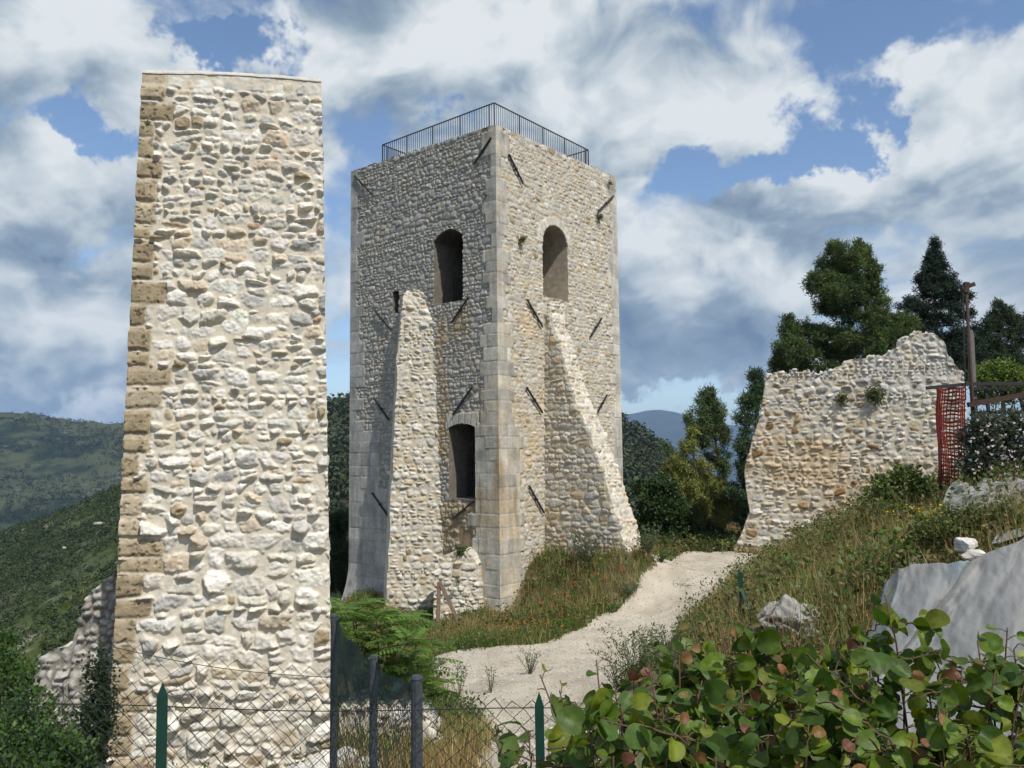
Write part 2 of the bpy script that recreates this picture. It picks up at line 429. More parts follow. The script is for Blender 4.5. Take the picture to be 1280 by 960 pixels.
# ---------------------------------------------------------------- far country
def hill_sheet(name, xs, ys, zfun, colfun, bump, bs):
    X, Y = np.meshgrid(xs, ys); Z = zfun(X, Y)
    Z = Z + bump * fbm(X / bs, Y / bs, 80, 4, 0.6)
    b = MB(); b.grid(np.stack([X, Y, Z], -1), np.clip(colfun(X, Y, Z), 0.004, 1))
    return tag(b.build(name, M['hill'], smooth=True), kind='structure')
def crest(pts, Y):
    w = np.array([P(px, py, Y) for px, py in pts]); return w[:, 0], w[:, 2]
# wooded hill behind the tower, falling away to the left as scrub
CN_X, CN_Z = crest([(-500, 690), (-200, 700), (0, 660), (80, 642), (150, 612), (250, 568), (340, 530), (405, 512), (440, 500), (520, 475), (620, 455), (700, 470), (770, 520), (800, 538), (845, 566), (890, 605), (960, 650), (1100, 690), (1300, 690), (1800, 700)], 420)
def z_near(X, Y):
    xc = X * 420 / np.maximum(Y, 60)
    zc = np.interp(np.where(Y < 420, 0.6 * xc + 0.4 * X, X), CN_X, CN_Z)
    t = np.clip((Y - 85) / (420 - 85), 0, 1)
    foot = -62 - 0.05 * np.maximum(-X, 0)
    front = foot + (zc - foot) * (t ** 0.85)
    back = zc - (Y - 420) * 0.55
    return np.where(Y <= 420, front, back) + 5.0 * fbm(X / 70, Y / 70, 90, 3) * np.minimum(1, t * 2)
def woods(X, Y):
    return sstep(np.interp(X * 420 / np.maximum(Y, 60), [-260, -120, -95, -70, 80, 140, 300], [0, 0.05, 0.9, 1, 1, 1, 0.5]) + 0.35 * fbm(X / 22, Y / 22, 95, 3), 0.25, 0.75)
def col_near(X, Y, Z):
    n = fbm(X / 9, Y / 9, 100, 5, 0.62)[..., None]; n2 = fbm(X / 40, Y / 40, 107)[..., None]
    soil = np.array([0.062, 0.078, 0.030]) + n * 0.05 + n2 * np.array([0.02, 0.025, 0.0])
    bare = sstep(n + 0.5 * n2, 0.42, 0.62)
    soil = soil * (1 - bare) + bare * np.array([0.24, 0.21, 0.16])
    w = woods(X, Y)[..., None]
    rock = sstep(fbm(X / 14, Y / 26, 115, 4)[..., None], 0.36, 0.5) * w
    wood = np.array([0.022, 0.032, 0.016]) * (1 - rock) + rock * np.array([0.16, 0.155, 0.145])
    return soil * (1 - w) + wood * w
hill_sheet('hills', np.linspace(-420, 420, 380), np.concatenate([np.linspace(80, 440, 230), np.linspace(445, 640, 30)]), z_near, col_near, 1.0, 7)
# the broad ridge across the valley
CF_X, CF_Z = crest([(-900, 520), (-500, 500), (-200, 506), (-60, 512), (0, 514), (50, 518), (90, 526), (150, 530), (250, 540), (420, 570), (700, 640), (1200, 690)], 1700)
def z_far(X, Y):
    xc = X * 1700 / np.maximum(Y, 400)
    zc = np.interp(np.where(Y < 1700, 0.5 * xc + 0.5 * X, X), CF_X, CF_Z)
    t = np.clip((Y - 560) / (1700 - 560), 0, 1)
    z = -290 + (zc + 290) * (t ** 0.9)
    z = z + 55 * fbm(X / 420, Y / 420, 120, 3) * np.sin(t * math.pi)
    return np.where(Y <= 1700, z, zc - (Y - 1700) * 0.35)
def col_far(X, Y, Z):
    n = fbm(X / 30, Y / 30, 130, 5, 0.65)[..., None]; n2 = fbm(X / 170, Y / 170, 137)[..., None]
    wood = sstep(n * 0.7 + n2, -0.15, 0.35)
    c = np.array([0.060, 0.070, 0.036]) * (1 - wood) + wood * np.array([0.016, 0.026, 0.016])  # ridge colours darkened to carry the cloud shade lying over it
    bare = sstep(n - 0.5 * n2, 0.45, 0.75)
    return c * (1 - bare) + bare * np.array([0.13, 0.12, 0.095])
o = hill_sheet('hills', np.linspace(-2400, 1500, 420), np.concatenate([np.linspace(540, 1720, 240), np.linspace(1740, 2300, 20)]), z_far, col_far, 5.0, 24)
# blue mountain far beyond
CM_X, CM_Z = crest([(-600, 590), (300, 580), (600, 560), (700, 535), (760, 522), (785, 517), (805, 513), (822, 511), (842, 514), (862, 520), (884, 524), (910, 531), (935, 534), (970, 528), (1020, 525), (1090, 535), (1180, 545), (1300, 540), (1900, 560)], 9000)
def z_mt(X, Y):
    zc = np.interp(X, CM_X, CM_Z); t = np.clip((Y - 5200) / 3800, 0, 1)
    return np.where(Y <= 9000, -500 + (zc + 500) * t, zc - (Y - 9000) * 0.5) + 90 * fbm(X / 900, Y / 900, 140, 4) * np.sin(t * math.pi) ** 0.5
hill_sheet('mountains', np.linspace(-9000, 11000, 260), np.linspace(5000, 9800, 90), z_mt,
           lambda X, Y, Z: np.array([0.035, 0.045, 0.035]) + 0.02 * fbm(X / 200, Y / 200, 150)[..., None], 12, 260)
b = MB(); X, Y = np.meshgrid(np.linspace(-20000, 20000, 40), np.linspace(-15000, 25000, 40))
b.grid(np.stack([X, Y, np.full_like(X, -520.0)], -1), (0.06, 0.07, 0.04))
tag(b.build('valley_terrain', M['hill'], smooth=True), kind='structure')
# the air
hz = bpy.data.materials.new('pale_air'); hz.use_nodes = True
nt = hz.node_tree; nt.nodes.clear()
pv = nt.nodes.new('ShaderNodeVolumePrincipled'); pv.inputs['Color'].default_value = (0.42, 0.64, 1.0, 1)
pv.inputs['Density'].default_value = 8.0e-5; pv.inputs['Anisotropy'].default_value = 0.0
mo = nt.nodes.new('ShaderNodeOutputMaterial'); nt.links.new(pv.outputs[0], mo.inputs['Volume'])
b = MB(); b.box((0, 5000, 49.5), (44000, 44000, 1141))
tag(b.build('haze', hz), kind='stuff')
# ---------------------------------------------------------------- masonry: stones laid in relief on a raster of the wall face
class Face:
    def __init__(s, u0, u1, z0, z1, res):
        s.u0, s.z0, s.res = u0, z0, res
        s.nx = int((u1 - u0) / res) + 2; s.nz = int((z1 - z0) / res) + 2
        s.U, s.Z = np.meshgrid(u0 + res * np.arange(s.nx), z0 + res * np.arange(s.nz))
        s.H = np.zeros_like(s.U); s.C = np.zeros(s.U.shape + (3,))
    def sample(s, u, z):
        x = np.clip((u - s.u0) / s.res, 0, s.nx - 1.001); y = np.clip((z - s.z0) / s.res, 0, s.nz - 1.001)
        xi = x.astype(int); yi = y.astype(int); fx = x - xi; fy = y - yi
        def bl(A):
            f, g = (fx, fy) if A.ndim == 2 else (fx[..., None], fy[..., None])
            return (A[yi, xi] * (1 - f) + A[yi, xi + 1] * f) * (1 - g) + (A[yi + 1, xi] * (1 - f) + A[yi + 1, xi + 1] * f) * g
        return bl(s.H), bl(s.C)

def rubble(f, ch, asp, seed, protr, pal, mortar, gap=0.03, edge=0.25, rag=0.35, facet=0.5, rough=0.006, size_var=0.45, crisp=False):
    """irregular coursed rubble: ch course height, asp width/height range, protr (min, max) relief"""
    g = np.random.default_rng(seed)
    u0, z0 = f.u0, f.z0; W = f.nx * f.res; Hh = f.nz * f.res
    XW = f.U + ch * rag * fbm(f.U / (ch * 1.6), f.Z / (ch * 1.6), seed % 50 + 3, 2) + 0.10 * ch * fbm(f.U / (ch * .22), f.Z / (ch * .22), seed % 50 + 60, 2)
    ZW = f.Z + ch * rag * 0.8 * fbm(f.U / (ch * 3.0), f.Z / (ch * 1.6), seed % 50 + 9, 2) + 0.10 * ch * fbm(f.U / (ch * .22), f.Z / (ch * .22), seed % 50 + 70, 2)
    seeds = []
    z = z0 - ch
    while z < z0 + Hh + ch:
        h = ch * g.uniform(1 - size_var, 1 + size_var)
        x = u0 - ch * g.uniform(0, 2)
        while x < u0 + W + ch:
            w = h * g.uniform(*asp)
            if h > ch * 1.05 and g.random() < 0.35:      # two thin stones in one course
                s_ = g.uniform(0.35, 0.65)
                seeds.append((x + w / 2, z + h * s_ / 2, w / 2, h * s_ / 2)); seeds.append((x + w / 2 + g.normal(0, .1 * w), z + h * (s_ + 1) / 2, w / 2 * g.uniform(.7, 1), h * (1 - s_) / 2))
            else: seeds.append((x + w / 2, z + h / 2, w / 2, h / 2))
            x += w
        z += h
    V = np.full(f.U.shape, 9.0); V2 = np.full(f.U.shape, 9.0); GN = np.zeros(len(seeds)); ID = np.zeros(f.U.shape, int); DX = np.zeros_like(V); DY = np.zeros_like(V)
    for i, (cx, cz, a, c) in enumerate(seeds):
        cx += g.normal(0, 0.14 * a); cz += g.normal(0, 0.22 * c)
        a *= g.uniform(0.92, 1.25); c *= g.uniform(0.92, 1.28)
        m = 1.25 * max(a, c) + ch * 0.5
        i0 = max(0, int((cx - a * 1.2 - ch * .5 - u0) / f.res)); i1 = min(f.nx, int((cx + a * 1.2 + ch * .5 - u0) / f.res) + 2)
        j0 = max(0, int((cz - c * 1.2 - ch * .5 - z0) / f.res)); j1 = min(f.nz, int((cz + c * 1.2 + ch * .5 - z0) / f.res) + 2)
        if i0 >= i1 or j0 >= j1: continue
        dx = XW[j0:j1, i0:i1] - cx; dy = ZW[j0:j1, i0:i1] - cz
        r = g.normal(0, 0.14); dx, dy = dx * math.cos(r) + dy * math.sin(r), dy * math.cos(r) - dx * math.sin(r)
        nx_, ny_ = dx / a, dy / c
        val = None
        for th0, rr in ((0, 1), (90, 1), (180, 1), (270, 1), (45, 1.22), (135, 1.22), (225, 1.22), (315, 1.22)):
            th = R(th0 + g.normal(0, 14)); q_ = rr * g.uniform(0.80, 1.10)
            t = (nx_ * math.cos(th) + ny_ * math.sin(th)) / q_
            val = t if val is None else np.maximum(val, t)
        # absolute joint width
        val = val + gap / min(a, c) * 0.5
        GN[i] = gap / min(a, c) * 0.5
        k = val < V[j0:j1, i0:i1]
        V2[j0:j1, i0:i1] = np.where(k, V[j0:j1, i0:i1], np.minimum(V2[j0:j1, i0:i1], val))
        V[j0:j1, i0:i1][k] = val[k]; ID[j0:j1, i0:i1][k] = i; DX[j0:j1, i0:i1][k] = nx_[k]; DY[j0:j1, i0:i1][k] = ny_[k]
    n = len(seeds)
    pr = protr[0] + (protr[1] - protr[0]) * g.random(n) ** 1.8
    g1, g2, g3, g4 = [g.normal(0, facet, n) for _ in range(4)]
    E = np.minimum(1 - V, (V2 - V) * 0.55 - GN[ID] * 0.35)
    prof = np.clip(E / edge, 0, 1); prof = np.minimum(1, prof * 1.25) ** 0.8 if crisp else np.sqrt(np.clip(1 - (1 - prof) ** 2, 0, 1))
    pl = np.minimum(1.0 + g1[ID] * DX + g2[ID] * DY, 1.12 + g3[ID] * DX + g4[ID] * DY)
    if crisp:
        g5, g6 = g.normal(0, facet * 1.1, n), g.normal(0, facet * 1.1, n); pl = np.minimum(pl, 1.08 + g5[ID] * DX + g6[ID] * DY)
    h = pr[ID] * prof * np.clip(pl, 0.25, 1.5)
    stone = sstep(E, 0.0, 0.10)
    h = h + rough * stone * fbm(f.U / (ch * .25), f.Z / (ch * .25), seed % 50 + 80, 4, 0.6) * 2.2
    h = h + (1 - stone) * 0.008 * fbm(f.U / 0.07, f.Z / 0.07, seed % 50 + 90, 3)
    cols = np.array([p[1] for p in pal]); pw = np.array([p[0] for p in pal], float); pw /= pw.sum()
    ci = g.choice(len(cols), n, p=pw)
    sc_ = cols[ci] * g.uniform(0.84, 1.14, (n, 1)) * (1 + g.normal(0, 0.008, (n, 3)))
    dirt = fbm(f.U / (ch * .5), f.Z / (ch * .35), seed % 50 + 100, 4, 0.6)
    cs = sc_[ID] * (1 + 0.30 * dirt[..., None])
    warm = sstep(fbm(f.U / (ch * .7), f.Z / (ch * .7), seed % 50 + 110, 3), 0.22, 0.6)[..., None] * 0.5
    cs = cs * (1 - warm) + warm * cs * np.array([1.02, 0.88, 0.68])
    mt = np.array(mortar) * (1 + 0.16 * fbm(f.U / 0.25, f.Z / 0.25, seed % 50 + 120, 4)[..., None])
    f.H = h; f.C = np.clip(cs * stone[..., None] + mt * (1 - stone[..., None]), 0.01, 0.9)
    f.stone = stone
    return f

def ashlar(f, width_fn, rows, seed, cols, level, joint=0.014, edge_u=None, split=(0.5, 1.1)):
    """dressed blocks along an edge: where |u-edge_u| < row width the rubble gives way to flush squared stone"""
    g = np.random.default_rng(seed)
    D = np.abs(f.U - edge_u)
    z = f.z0 - 0.2
    zs = []
    while z < f.z0 + f.nz * f.res + 0.5: zs.append(z); z += g.uniform(*rows)
    zs = np.array(zs)
    ri = np.clip(np.searchsorted(zs, f.Z + 0.012 * fbm(f.U * 1.2, f.Z * 1.2, 33, 2)) - 1, 0, len(zs) - 2)
    wr = np.array([width_fn(zz, i, g) for i, zz in enumerate(zs)])
    wmask = D + 0.03 * fbm(f.U * 4, f.Z * 4, 37, 2) < wr[ri]
    dz = np.minimum(f.Z - zs[ri], zs[ri + 1] - f.Z)
    jd = np.full(f.U.shape, 9.0); bid = np.zeros(f.U.shape, int)
    for i in range(len(zs) - 1):
        cuts = [0.0]; 
        while cuts[-1] < wr[i]: cuts.append(cuts[-1] + g.uniform(*split))
        cuts[-1] = max(wr[i], cuts[-2] + 0.25) if len(cuts) > 2 and wr[i] - cuts[-2] < 0.25 else wr[i]
        cuts = np.array(cuts)
        m = (ri == i) & wmask
        if not m.any(): continue
        d = D[m]; k = np.clip(np.searchsorted(cuts, d) - 1, 0, len(cuts) - 2)
        a = np.where(k > 0, d - cuts[k], 9.0)
        jd[m] = np.minimum(a, cuts[k + 1] - d); bid[m] = i * 7 + k
    dj = np.minimum(dz, jd)
    n = bid.max() + 1
    bc = np.array(cols)[g.integers(0, len(cols), n)] * g.uniform(0.86, 1.1, (n, 1)); bo = g.normal(0, 0.006, n)
    streak = fbm(f.U / 0.16, f.Z / 0.8, 44, 4)[..., None]; blot = fbm(f.U / 0.5, f.Z / 0.4, 47, 4)[..., None]
    jm = sstep(dj, joint * 0.35, joint)
    h = level + bo[bid] * np.minimum(1, D / 0.25) - 0.015 * (1 - jm) + 0.006 * fbm(f.U / 0.08, f.Z / 0.08, 48, 3)
    c = bc[bid] * (1 + 0.34 * streak + 0.30 * blot) * (0.84 + 0.16 * jm[..., None])
    f.H = np.where(wmask, h, f.H); f.C = np.where(wmask[..., None], np.clip(c, 0.02, 0.85), f.C)
    f.H[:, :] = np.where(D < 0.02, level, f.H)
    return wmask

def normals_of(pos, toward):
    du = np.gradient(pos, axis=1); dz = np.gradient(pos, axis=0)
    n = np.cross(du, dz); n /= np.linalg.norm(n, axis=-1)[..., None] + 1e-12
    s = np.sign((n * np.asarray(toward)).sum(-1).mean()); return n * s

def block_wall(mb, front, f, depth, up=None, ends=True, fu=None, capc=(0.5, 0.46, 0.38), side=None, cap_bump=0.05, cap_face=None):
    """front: (ny,nx,3) undisplaced face; f a Face sampled at (fu, z); depth: horizontal vector to the back"""
    depth = np.asarray(depth, float)
    N = normals_of(front, -depth)
    u = fu if fu is not None else np.linalg.norm(front[:, :, :2] - front[:, :1, :2], axis=-1)
    H, C = f.sample(u, front[..., 2])
    F = front + N * H[..., None]
    mb.grid(F, C)
    ns = max(4, int(np.linalg.norm(depth) / (side or 0.03)))
    s = np.linspace(0, 1, ns)
    L = np.linalg.norm(depth)
    for k, uo in ((0, 3.3), (-1, 5.1)):
        if not ends: break
        E0 = F[:, k]
        S = E0[:, None] + s[None, :, None] * depth
        out = front[:, k] - front[:, 1 if k == 0 else -2]; out /= np.linalg.norm(out, axis=-1)[:, None] + 1e-9
        h, c = f.sample(np.clip(uo + S[..., 0] * 0 + s[None] * L, f.u0, f.u0 + f.nx * f.res - .1), S[..., 2])
        wgt = np.minimum(1, s * L / 0.08)[None]
        S = S + out[:, None] * (h * 0.35 * wgt)[..., None]
        c = c * wgt[..., None] + C[:, k][:, None] * (1 - wgt[..., None])
        mb.grid(S, c)
    Tp = F[-1]
    S = Tp[None] + s[:, None, None] * depth
    bx = fbm(S[..., 0] / 0.35 + S[..., 1] / 0.5, S[..., 1] / 0.35 - S[..., 0] / 0.4, 55, 3)
    S[..., 2] += cap_bump * bx * np.minimum(1, s / 0.15)[:, None]
    cc = np.array(capc) * (1 + 0.25 * fbm(S[..., 0] / 0.2, S[..., 1] / 0.2, 57)[..., None])
    mb.grid(S, np.clip(cc, 0.02, 0.85))
    B = np.stack([S[-1], S[-1] * np.array([1, 1, 0]) + np.array([0, 0, 1]) * front[0, :, 2][:, None]], 0)
    mb.grid(B, capc)
    return F

PAL_PILLAR = [(6, (0.65, 0.62, 0.555)), (3.5, (0.60, 0.565, 0.49)), (2.2, (0.47, 0.455, 0.42)), (1.5, (0.54, 0.46, 0.35)), (0.55, (0.33, 0.265, 0.175)), (0.12, (0.46, 0.32, 0.22)), (2, (0.67, 0.64, 0.58))]
# ---- the tall wall stub in front
def bil(p00, p10, p01, p11, nx, ny, zfun=None):
    s = np.linspace(0, 1, nx)[None, :, None]; t = np.linspace(0, 1, ny)[:, None, None]
    return (p00 * (1 - s) + p10 * s) * (1 - t) + (p01 * (1 - s) + p11 * s) * t
yl, yr = 11.0, 11.4
bl_, br_ = P(131, 1020, yl), P(417, 1020, yr)
bl_[2] = br_[2] = min(bl_[2], br_[2]) - 0.1
tl_, tr_ = P(178, 91, yl + 0.05), P(402, 102, yr + 0.05)
ny, nx = 800, 236
front = bil(bl_, br_, tl_, tr_, nx, ny)
tt = np.linspace(0, 1, ny)[:, None]; ss = np.linspace(0, 1, nx)[None]
front[..., 2] += tt ** 30 * (0.035 * np.sin(ss * math.pi) + 0.02 * fbm(ss * 9, ss * 0 + .5, 12, 3))
u_p = ss * (2.92 * (1 - tt) + 2.56 * tt) + 0 * tt
f = Face(0, 3.1, bl_[2], 5.6, 0.0125)
rubble(f, 0.155, (0.9, 2.3), 11, (0.016, 0.088), PAL_PILLAR, (0.60, 0.54, 0.435), gap=0.026, edge=0.26, rag=0.75, facet=0.48, rough=0.009, size_var=0.42, crisp=True)
# bigger stones near the foot
f2 = Face(0, 3.1, bl_[2], 5.6, 0.0125)
rubble(f2, 0.205, (0.9, 2.2), 23, (0.02, 0.13), PAL_PILLAR, (0.60, 0.55, 0.455), gap=0.030, edge=0.24, rag=0.75, facet=0.5, rough=0.012, size_var=0.46, crisp=True)
mz = sstep(f.Z + 1.1 * fbm(f.U * 1.1, f.Z * 1.1, 77, 2), -0.3, -0.25) 
f.H = f.H * mz + f2.H * (1 - mz); f.C = f.C * mz[..., None] + f2.C * (1 - mz[..., None])
# brown tufa quoins up the left edge
g = np.random.default_rng(5); zq = bl_[2]
while zq < 5.5:
    hq = g.uniform(0.20, 0.34); wq = g.choice([0.20, 0.27, 0.33, 0.46, 0.58], p=[.22, .28, .24, .16, .1]); lvl = g.uniform(0.015, 0.06)
    jag = 0.030 * fbm(f.U * 7, f.Z * 7, 21, 3)
    d = np.minimum(np.minimum(f.Z - zq - 0.014, zq + hq - 0.014 - f.Z) + jag * .7, wq - f.U + jag)
    m = sstep(d, -0.012, 0.012)
    pit = fbm(f.U / 0.05, f.Z / 0.05, 23, 4, 0.65)
    holes = sstep(pit, 0.18, 0.45)
    sel = d > -0.02
    tone = np.array(random.choice([(0.35, 0.285, 0.19), (0.30, 0.24, 0.155), (0.38, 0.315, 0.215), (0.41, 0.345, 0.245), (0.33, 0.265, 0.17)])) * g.uniform(.9, 1.1)
    hh = lvl * sstep(d, -0.01, 0.05) + 0.012 * pit - 0.028 * holes
    f.H = np.where(sel, f.H * (1 - m) * 0.3 + hh * m, f.H)
    cc = tone * (1 + 0.35 * fbm(f.U / 0.11, f.Z / 0.11, 26, 4)[..., None]) * (1 - 0.45 * holes[..., None])
    f.C = np.where(sel[..., None], np.array([0.55, 0.48, 0.37]) * (1 - m[..., None]) + cc * m[..., None], f.C)
    zq += hq + 0.012
f.C = np.clip(f.C, 0.015, 0.8)
f.H *= 1 - 0.8 * sstep(f.Z, 5.22 - 0.12 * (f.U - 1.3) * 0 , 5.36)
b = MB()
dep = np.array([-0.27, 0.963, 0]) * 1.5
Fp = block_wall(b, front, f, dep, fu=u_p, side=0.04, capc=(0.5, 0.46, 0.38), cap_bump=0.05)
pil = b.build('ruined_wall', M['stone'], smooth=True)
tag(pil, 'tall narrow pale stone pillar of wall with brown quoins down its left edge', 'ruin', 'ruined walls', 'thing')
# thin mortar capping
top = Fp[-1]
b = MB()
cap0 = top + np.array([0, -0.012, 0.004]); sN = np.linspace(0, 1, 8)
capg = np.concatenate([[cap0 + np.array([0, 0, -0.015])], [cap0 + np.array([0, 0, 0.028])], [cap0 + dep * k + np.array([0, 0, 0.035]) for k in (0.3, 0.7, 1.0)]], 0)
b.grid(capg, (0.56, 0.52, 0.46)); b.build('mortar_capping', M['stone'], pil, True)

# ---- the tower
AZ = R(39.5)
TC = np.array([-0.5225, 30.0]); UL = np.array([-math.cos(AZ), math.sin(AZ)]); NL = np.array([-math.sin(AZ), -math.cos(AZ)])
VR = np.array([math.sin(AZ), math.cos(AZ)]); NR = np.array([math.cos(AZ), -math.sin(AZ)])
TW, TB, TT = 8.7, -7.2, 12.64
def tp(u, z, D, n=None, p=0.0):
    q = TC + np.asarray(u)[..., None] * D
    if n is not None: q = q + np.asarray(p)[..., None] * n
    return np.concatenate([q, np.broadcast_to(np.asarray(z, float), np.shape(u))[..., None]], -1)
def v3(n): return np.array([n[0], n[1], 0.0])
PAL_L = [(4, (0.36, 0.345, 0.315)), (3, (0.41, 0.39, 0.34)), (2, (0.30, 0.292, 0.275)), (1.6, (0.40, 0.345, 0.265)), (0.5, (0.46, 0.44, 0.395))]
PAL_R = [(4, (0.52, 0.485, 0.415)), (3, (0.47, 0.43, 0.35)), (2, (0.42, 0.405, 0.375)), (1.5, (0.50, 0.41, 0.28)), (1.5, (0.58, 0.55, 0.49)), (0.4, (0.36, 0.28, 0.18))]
QUOIN = [(0.43, 0.40, 0.345), (0.47, 0.44, 0.38), (0.38, 0.36, 0.32), (0.45, 0.405, 0.33)]
NEWQ = [(0.46, 0.44, 0.40), (0.43, 0.395, 0.34), (0.50, 0.48, 0.44), (0.40, 0.375, 0.335)]
RES = 0.03
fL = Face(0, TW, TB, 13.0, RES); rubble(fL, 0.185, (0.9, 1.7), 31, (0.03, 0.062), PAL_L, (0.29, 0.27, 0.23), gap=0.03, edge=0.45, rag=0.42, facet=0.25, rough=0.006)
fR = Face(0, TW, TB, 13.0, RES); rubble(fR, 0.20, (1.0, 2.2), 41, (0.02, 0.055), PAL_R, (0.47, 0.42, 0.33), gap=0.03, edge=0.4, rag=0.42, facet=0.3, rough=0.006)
# ochre washed masonry low on both faces
for f_, c0 in ((fL, 1.0), (fR, 0.8)):
    w = sstep(fbm(f_.U * 0.5, f_.Z * 0.35, 51, 3) - 0.10 * np.abs(f_.Z - 1.5) + 0.55, 0.1, 0.7) * sstep(f_.U, 3.6, 2.6) * sstep(f_.Z, 6.5, 4.5)
    k = (w * c0)[..., None]
    f_.C = f_.C * (1 - k) + k * f_.C * np.array([1.12, 0.92, 0.66])
fL.H -= 0.055; fR.H -= 0.05
# bare brown core below the door
w = sstep(fL.U, 0.8, 1.1) * sstep(fL.U, 3.4, 3.1) * sstep(fL.Z, -1.75, -1.95)
keep = sstep(fbm(fL.U * 2.2, fL.Z * 2.2, 52, 3), 0.02, 0.2)
k = (w * (1 - keep))
fL.H = fL.H * (1 - k) - 0.07 * k
fL.C = fL.C * (1 - k[..., None]) + k[..., None] * np.array([0.26, 0.195, 0.12]) * (1 + 0.3 * fbm(fL.U * 5, fL.Z * 5, 54, 3)[..., None])
fL.C = fL.C * (1 - (w * keep)[..., None]) + (w * keep)[..., None] * fL.C * np.array([1.1, 0.95, 0.72])
# iron-orange streak beside the left buttress
k = (sstep(fL.U, 2.5, 2.9) * sstep(fL.U, 3.35, 3.1) * sstep(fL.Z, 6, 5) * sstep(fL.Z, -1, 1) * (0.5 + fbm(fL.U * 3, fL.Z, 58, 3)))[..., None].clip(0, 0.7)
fL.C = fL.C * (1 - k) + k * np.array([0.42, 0.29, 0.15])
def wq_corner(z, i, g):
    if z < 1.0: return 1.28 + (0.12 if i % 2 else -0.05) + (0.25 if z < -2.2 and i % 3 == 0 else 0)
    if z < 4.9: return 0.82 + (0.1 if i % 2 else -0.08)
    return g.choice([0.3, 0.42, 0.58, 0.75])
def wq_corner_r(z, i, g):
    if z < 1.0: return 1.35 + (0.15 if i % 2 else -0.1)
    if z < 4.9: return 0.85 + (0.12 if i % 2 else -0.05)
    return g.choice([0.32, 0.48, 0.66, 0.85])
ashlar(fL, wq_corner, (0.40, 0.56), 61, QUOIN, 0.0, edge_u=0.0)
ashlar(fR, wq_corner_r, (0.40, 0.56), 61, QUOIN, 0.0, edge_u=0.0)
for f_, wf in ((fL, 1.3), (fR, 1.35)):          # renewed paler quoins on the lower half, streaked brown
    k = (sstep(f_.Z, 5.0, 4.8) * sstep(f_.U, wf + 0.25, wf + 0.2) * (f_.H > -0.012))[..., None]
    st_ = sstep(fbm(f_.U * 2.0, f_.Z * 0.5, 63, 4), 0.0, 0.5)[..., None]
    f_.C = f_.C * (1 - k) + k * f_.C * (np.array([1.10, 1.09, 1.06]) * (1 - st_) + st_ * np.array([0.92, 0.80, 0.64]))
def wq_far(z, i, g): return 5.2 if z < -1.6 else (2.0 if z < 0.6 else g.choice([0.45, 0.65, 0.95]))
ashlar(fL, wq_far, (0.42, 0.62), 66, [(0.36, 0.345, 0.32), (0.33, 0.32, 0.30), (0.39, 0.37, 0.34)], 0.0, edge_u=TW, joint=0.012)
def wq_farr(z, i, g): return g.choice([0.4, 0.6, 0.85])
ashlar(fR, wq_farr, (0.40, 0.58), 68, [(0.47, 0.44, 0.385), (0.50, 0.465, 0.40), (0.44, 0.415, 0.365)], 0.0, edge_u=TW)
fL.H[:, -2:] = 0; fR.H[:, -2:] = 0; fL.H[:, :1] = 0; fR.H[:, :1] = 0

def arch_hole(U, Z, u0, u1, z0, zs, zt):
    mid = (u0 + u1) / 2; hw = (u1 - u0) / 2
    k = np.clip(1 - ((U - mid) / hw) ** 2, 0, 1)
    top = zs + (zt - zs) * (np.sqrt(k) if zt - zs > 0.6 * hw * 1.0 and zt - zs > 0.6 else k)
    return (U > u0) & (U < u1) & (Z > z0) & (Z < top)
HOLES_L = [(1.80, 3.42, 6.0, 8.62, 9.0, 2.6), (5.52, 5.92, 5.95, 6.86, 6.9, 1.0), (1.19, 2.62, -1.78, 0.98, 1.13, 2.4)]
HOLES_R = [(2.95, 4.72, 6.35, 8.62, 9.46, 2.2)]
# pale voussoirs round the heads
for f_, hs in ((fL, [HOLES_L[2]]), (fR, HOLES_R)):
    for (u0, u1, z0, zs, zt, dp) in hs:
        mid, hw = (u0 + u1) / 2, (u1 - u0) / 2
        rr = np.hypot((f_.U - mid) / (hw), (f_.Z - zs) / max(zt - zs, .25)) if zt - zs > .5 else None
        if rr is not None: ring = (rr > 1) & (rr < 1.42) & (f_.Z > zs - 0.05); th = np.arctan2((f_.Z - zs) / (zt - zs), (f_.U - mid) / hw) * 3.6
        else: ring = (np.abs(f_.U - mid) < hw + .15) & (f_.Z > zt - 0.05 - 0.9 * (zt - zs) * ((f_.U - mid) / hw) ** 2) & (f_.Z < zt + 0.42); th = (f_.U - mid) * 3.2 * (1 - 0.25 * (f_.Z - zt))
        fr = np.abs(th - np.round(th)); jn = sstep(0.5 - fr, 0.02, 0.06)
        vc = np.random.default_rng(3).uniform(0.85, 1.15, 60)[(np.round(th).astype(int)) % 60]
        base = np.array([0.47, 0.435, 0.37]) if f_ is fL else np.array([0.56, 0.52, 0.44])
        f_.H = np.where(ring, -0.03 + 0.03 * jn, f_.H)
        f_.C = np.where(ring[..., None], base * (vc * (0.75 + 0.25 * jn))[..., None] * (1 + .25 * fbm(f_.U * 8, f_.Z * 8, 5)[..., None]), f_.C)

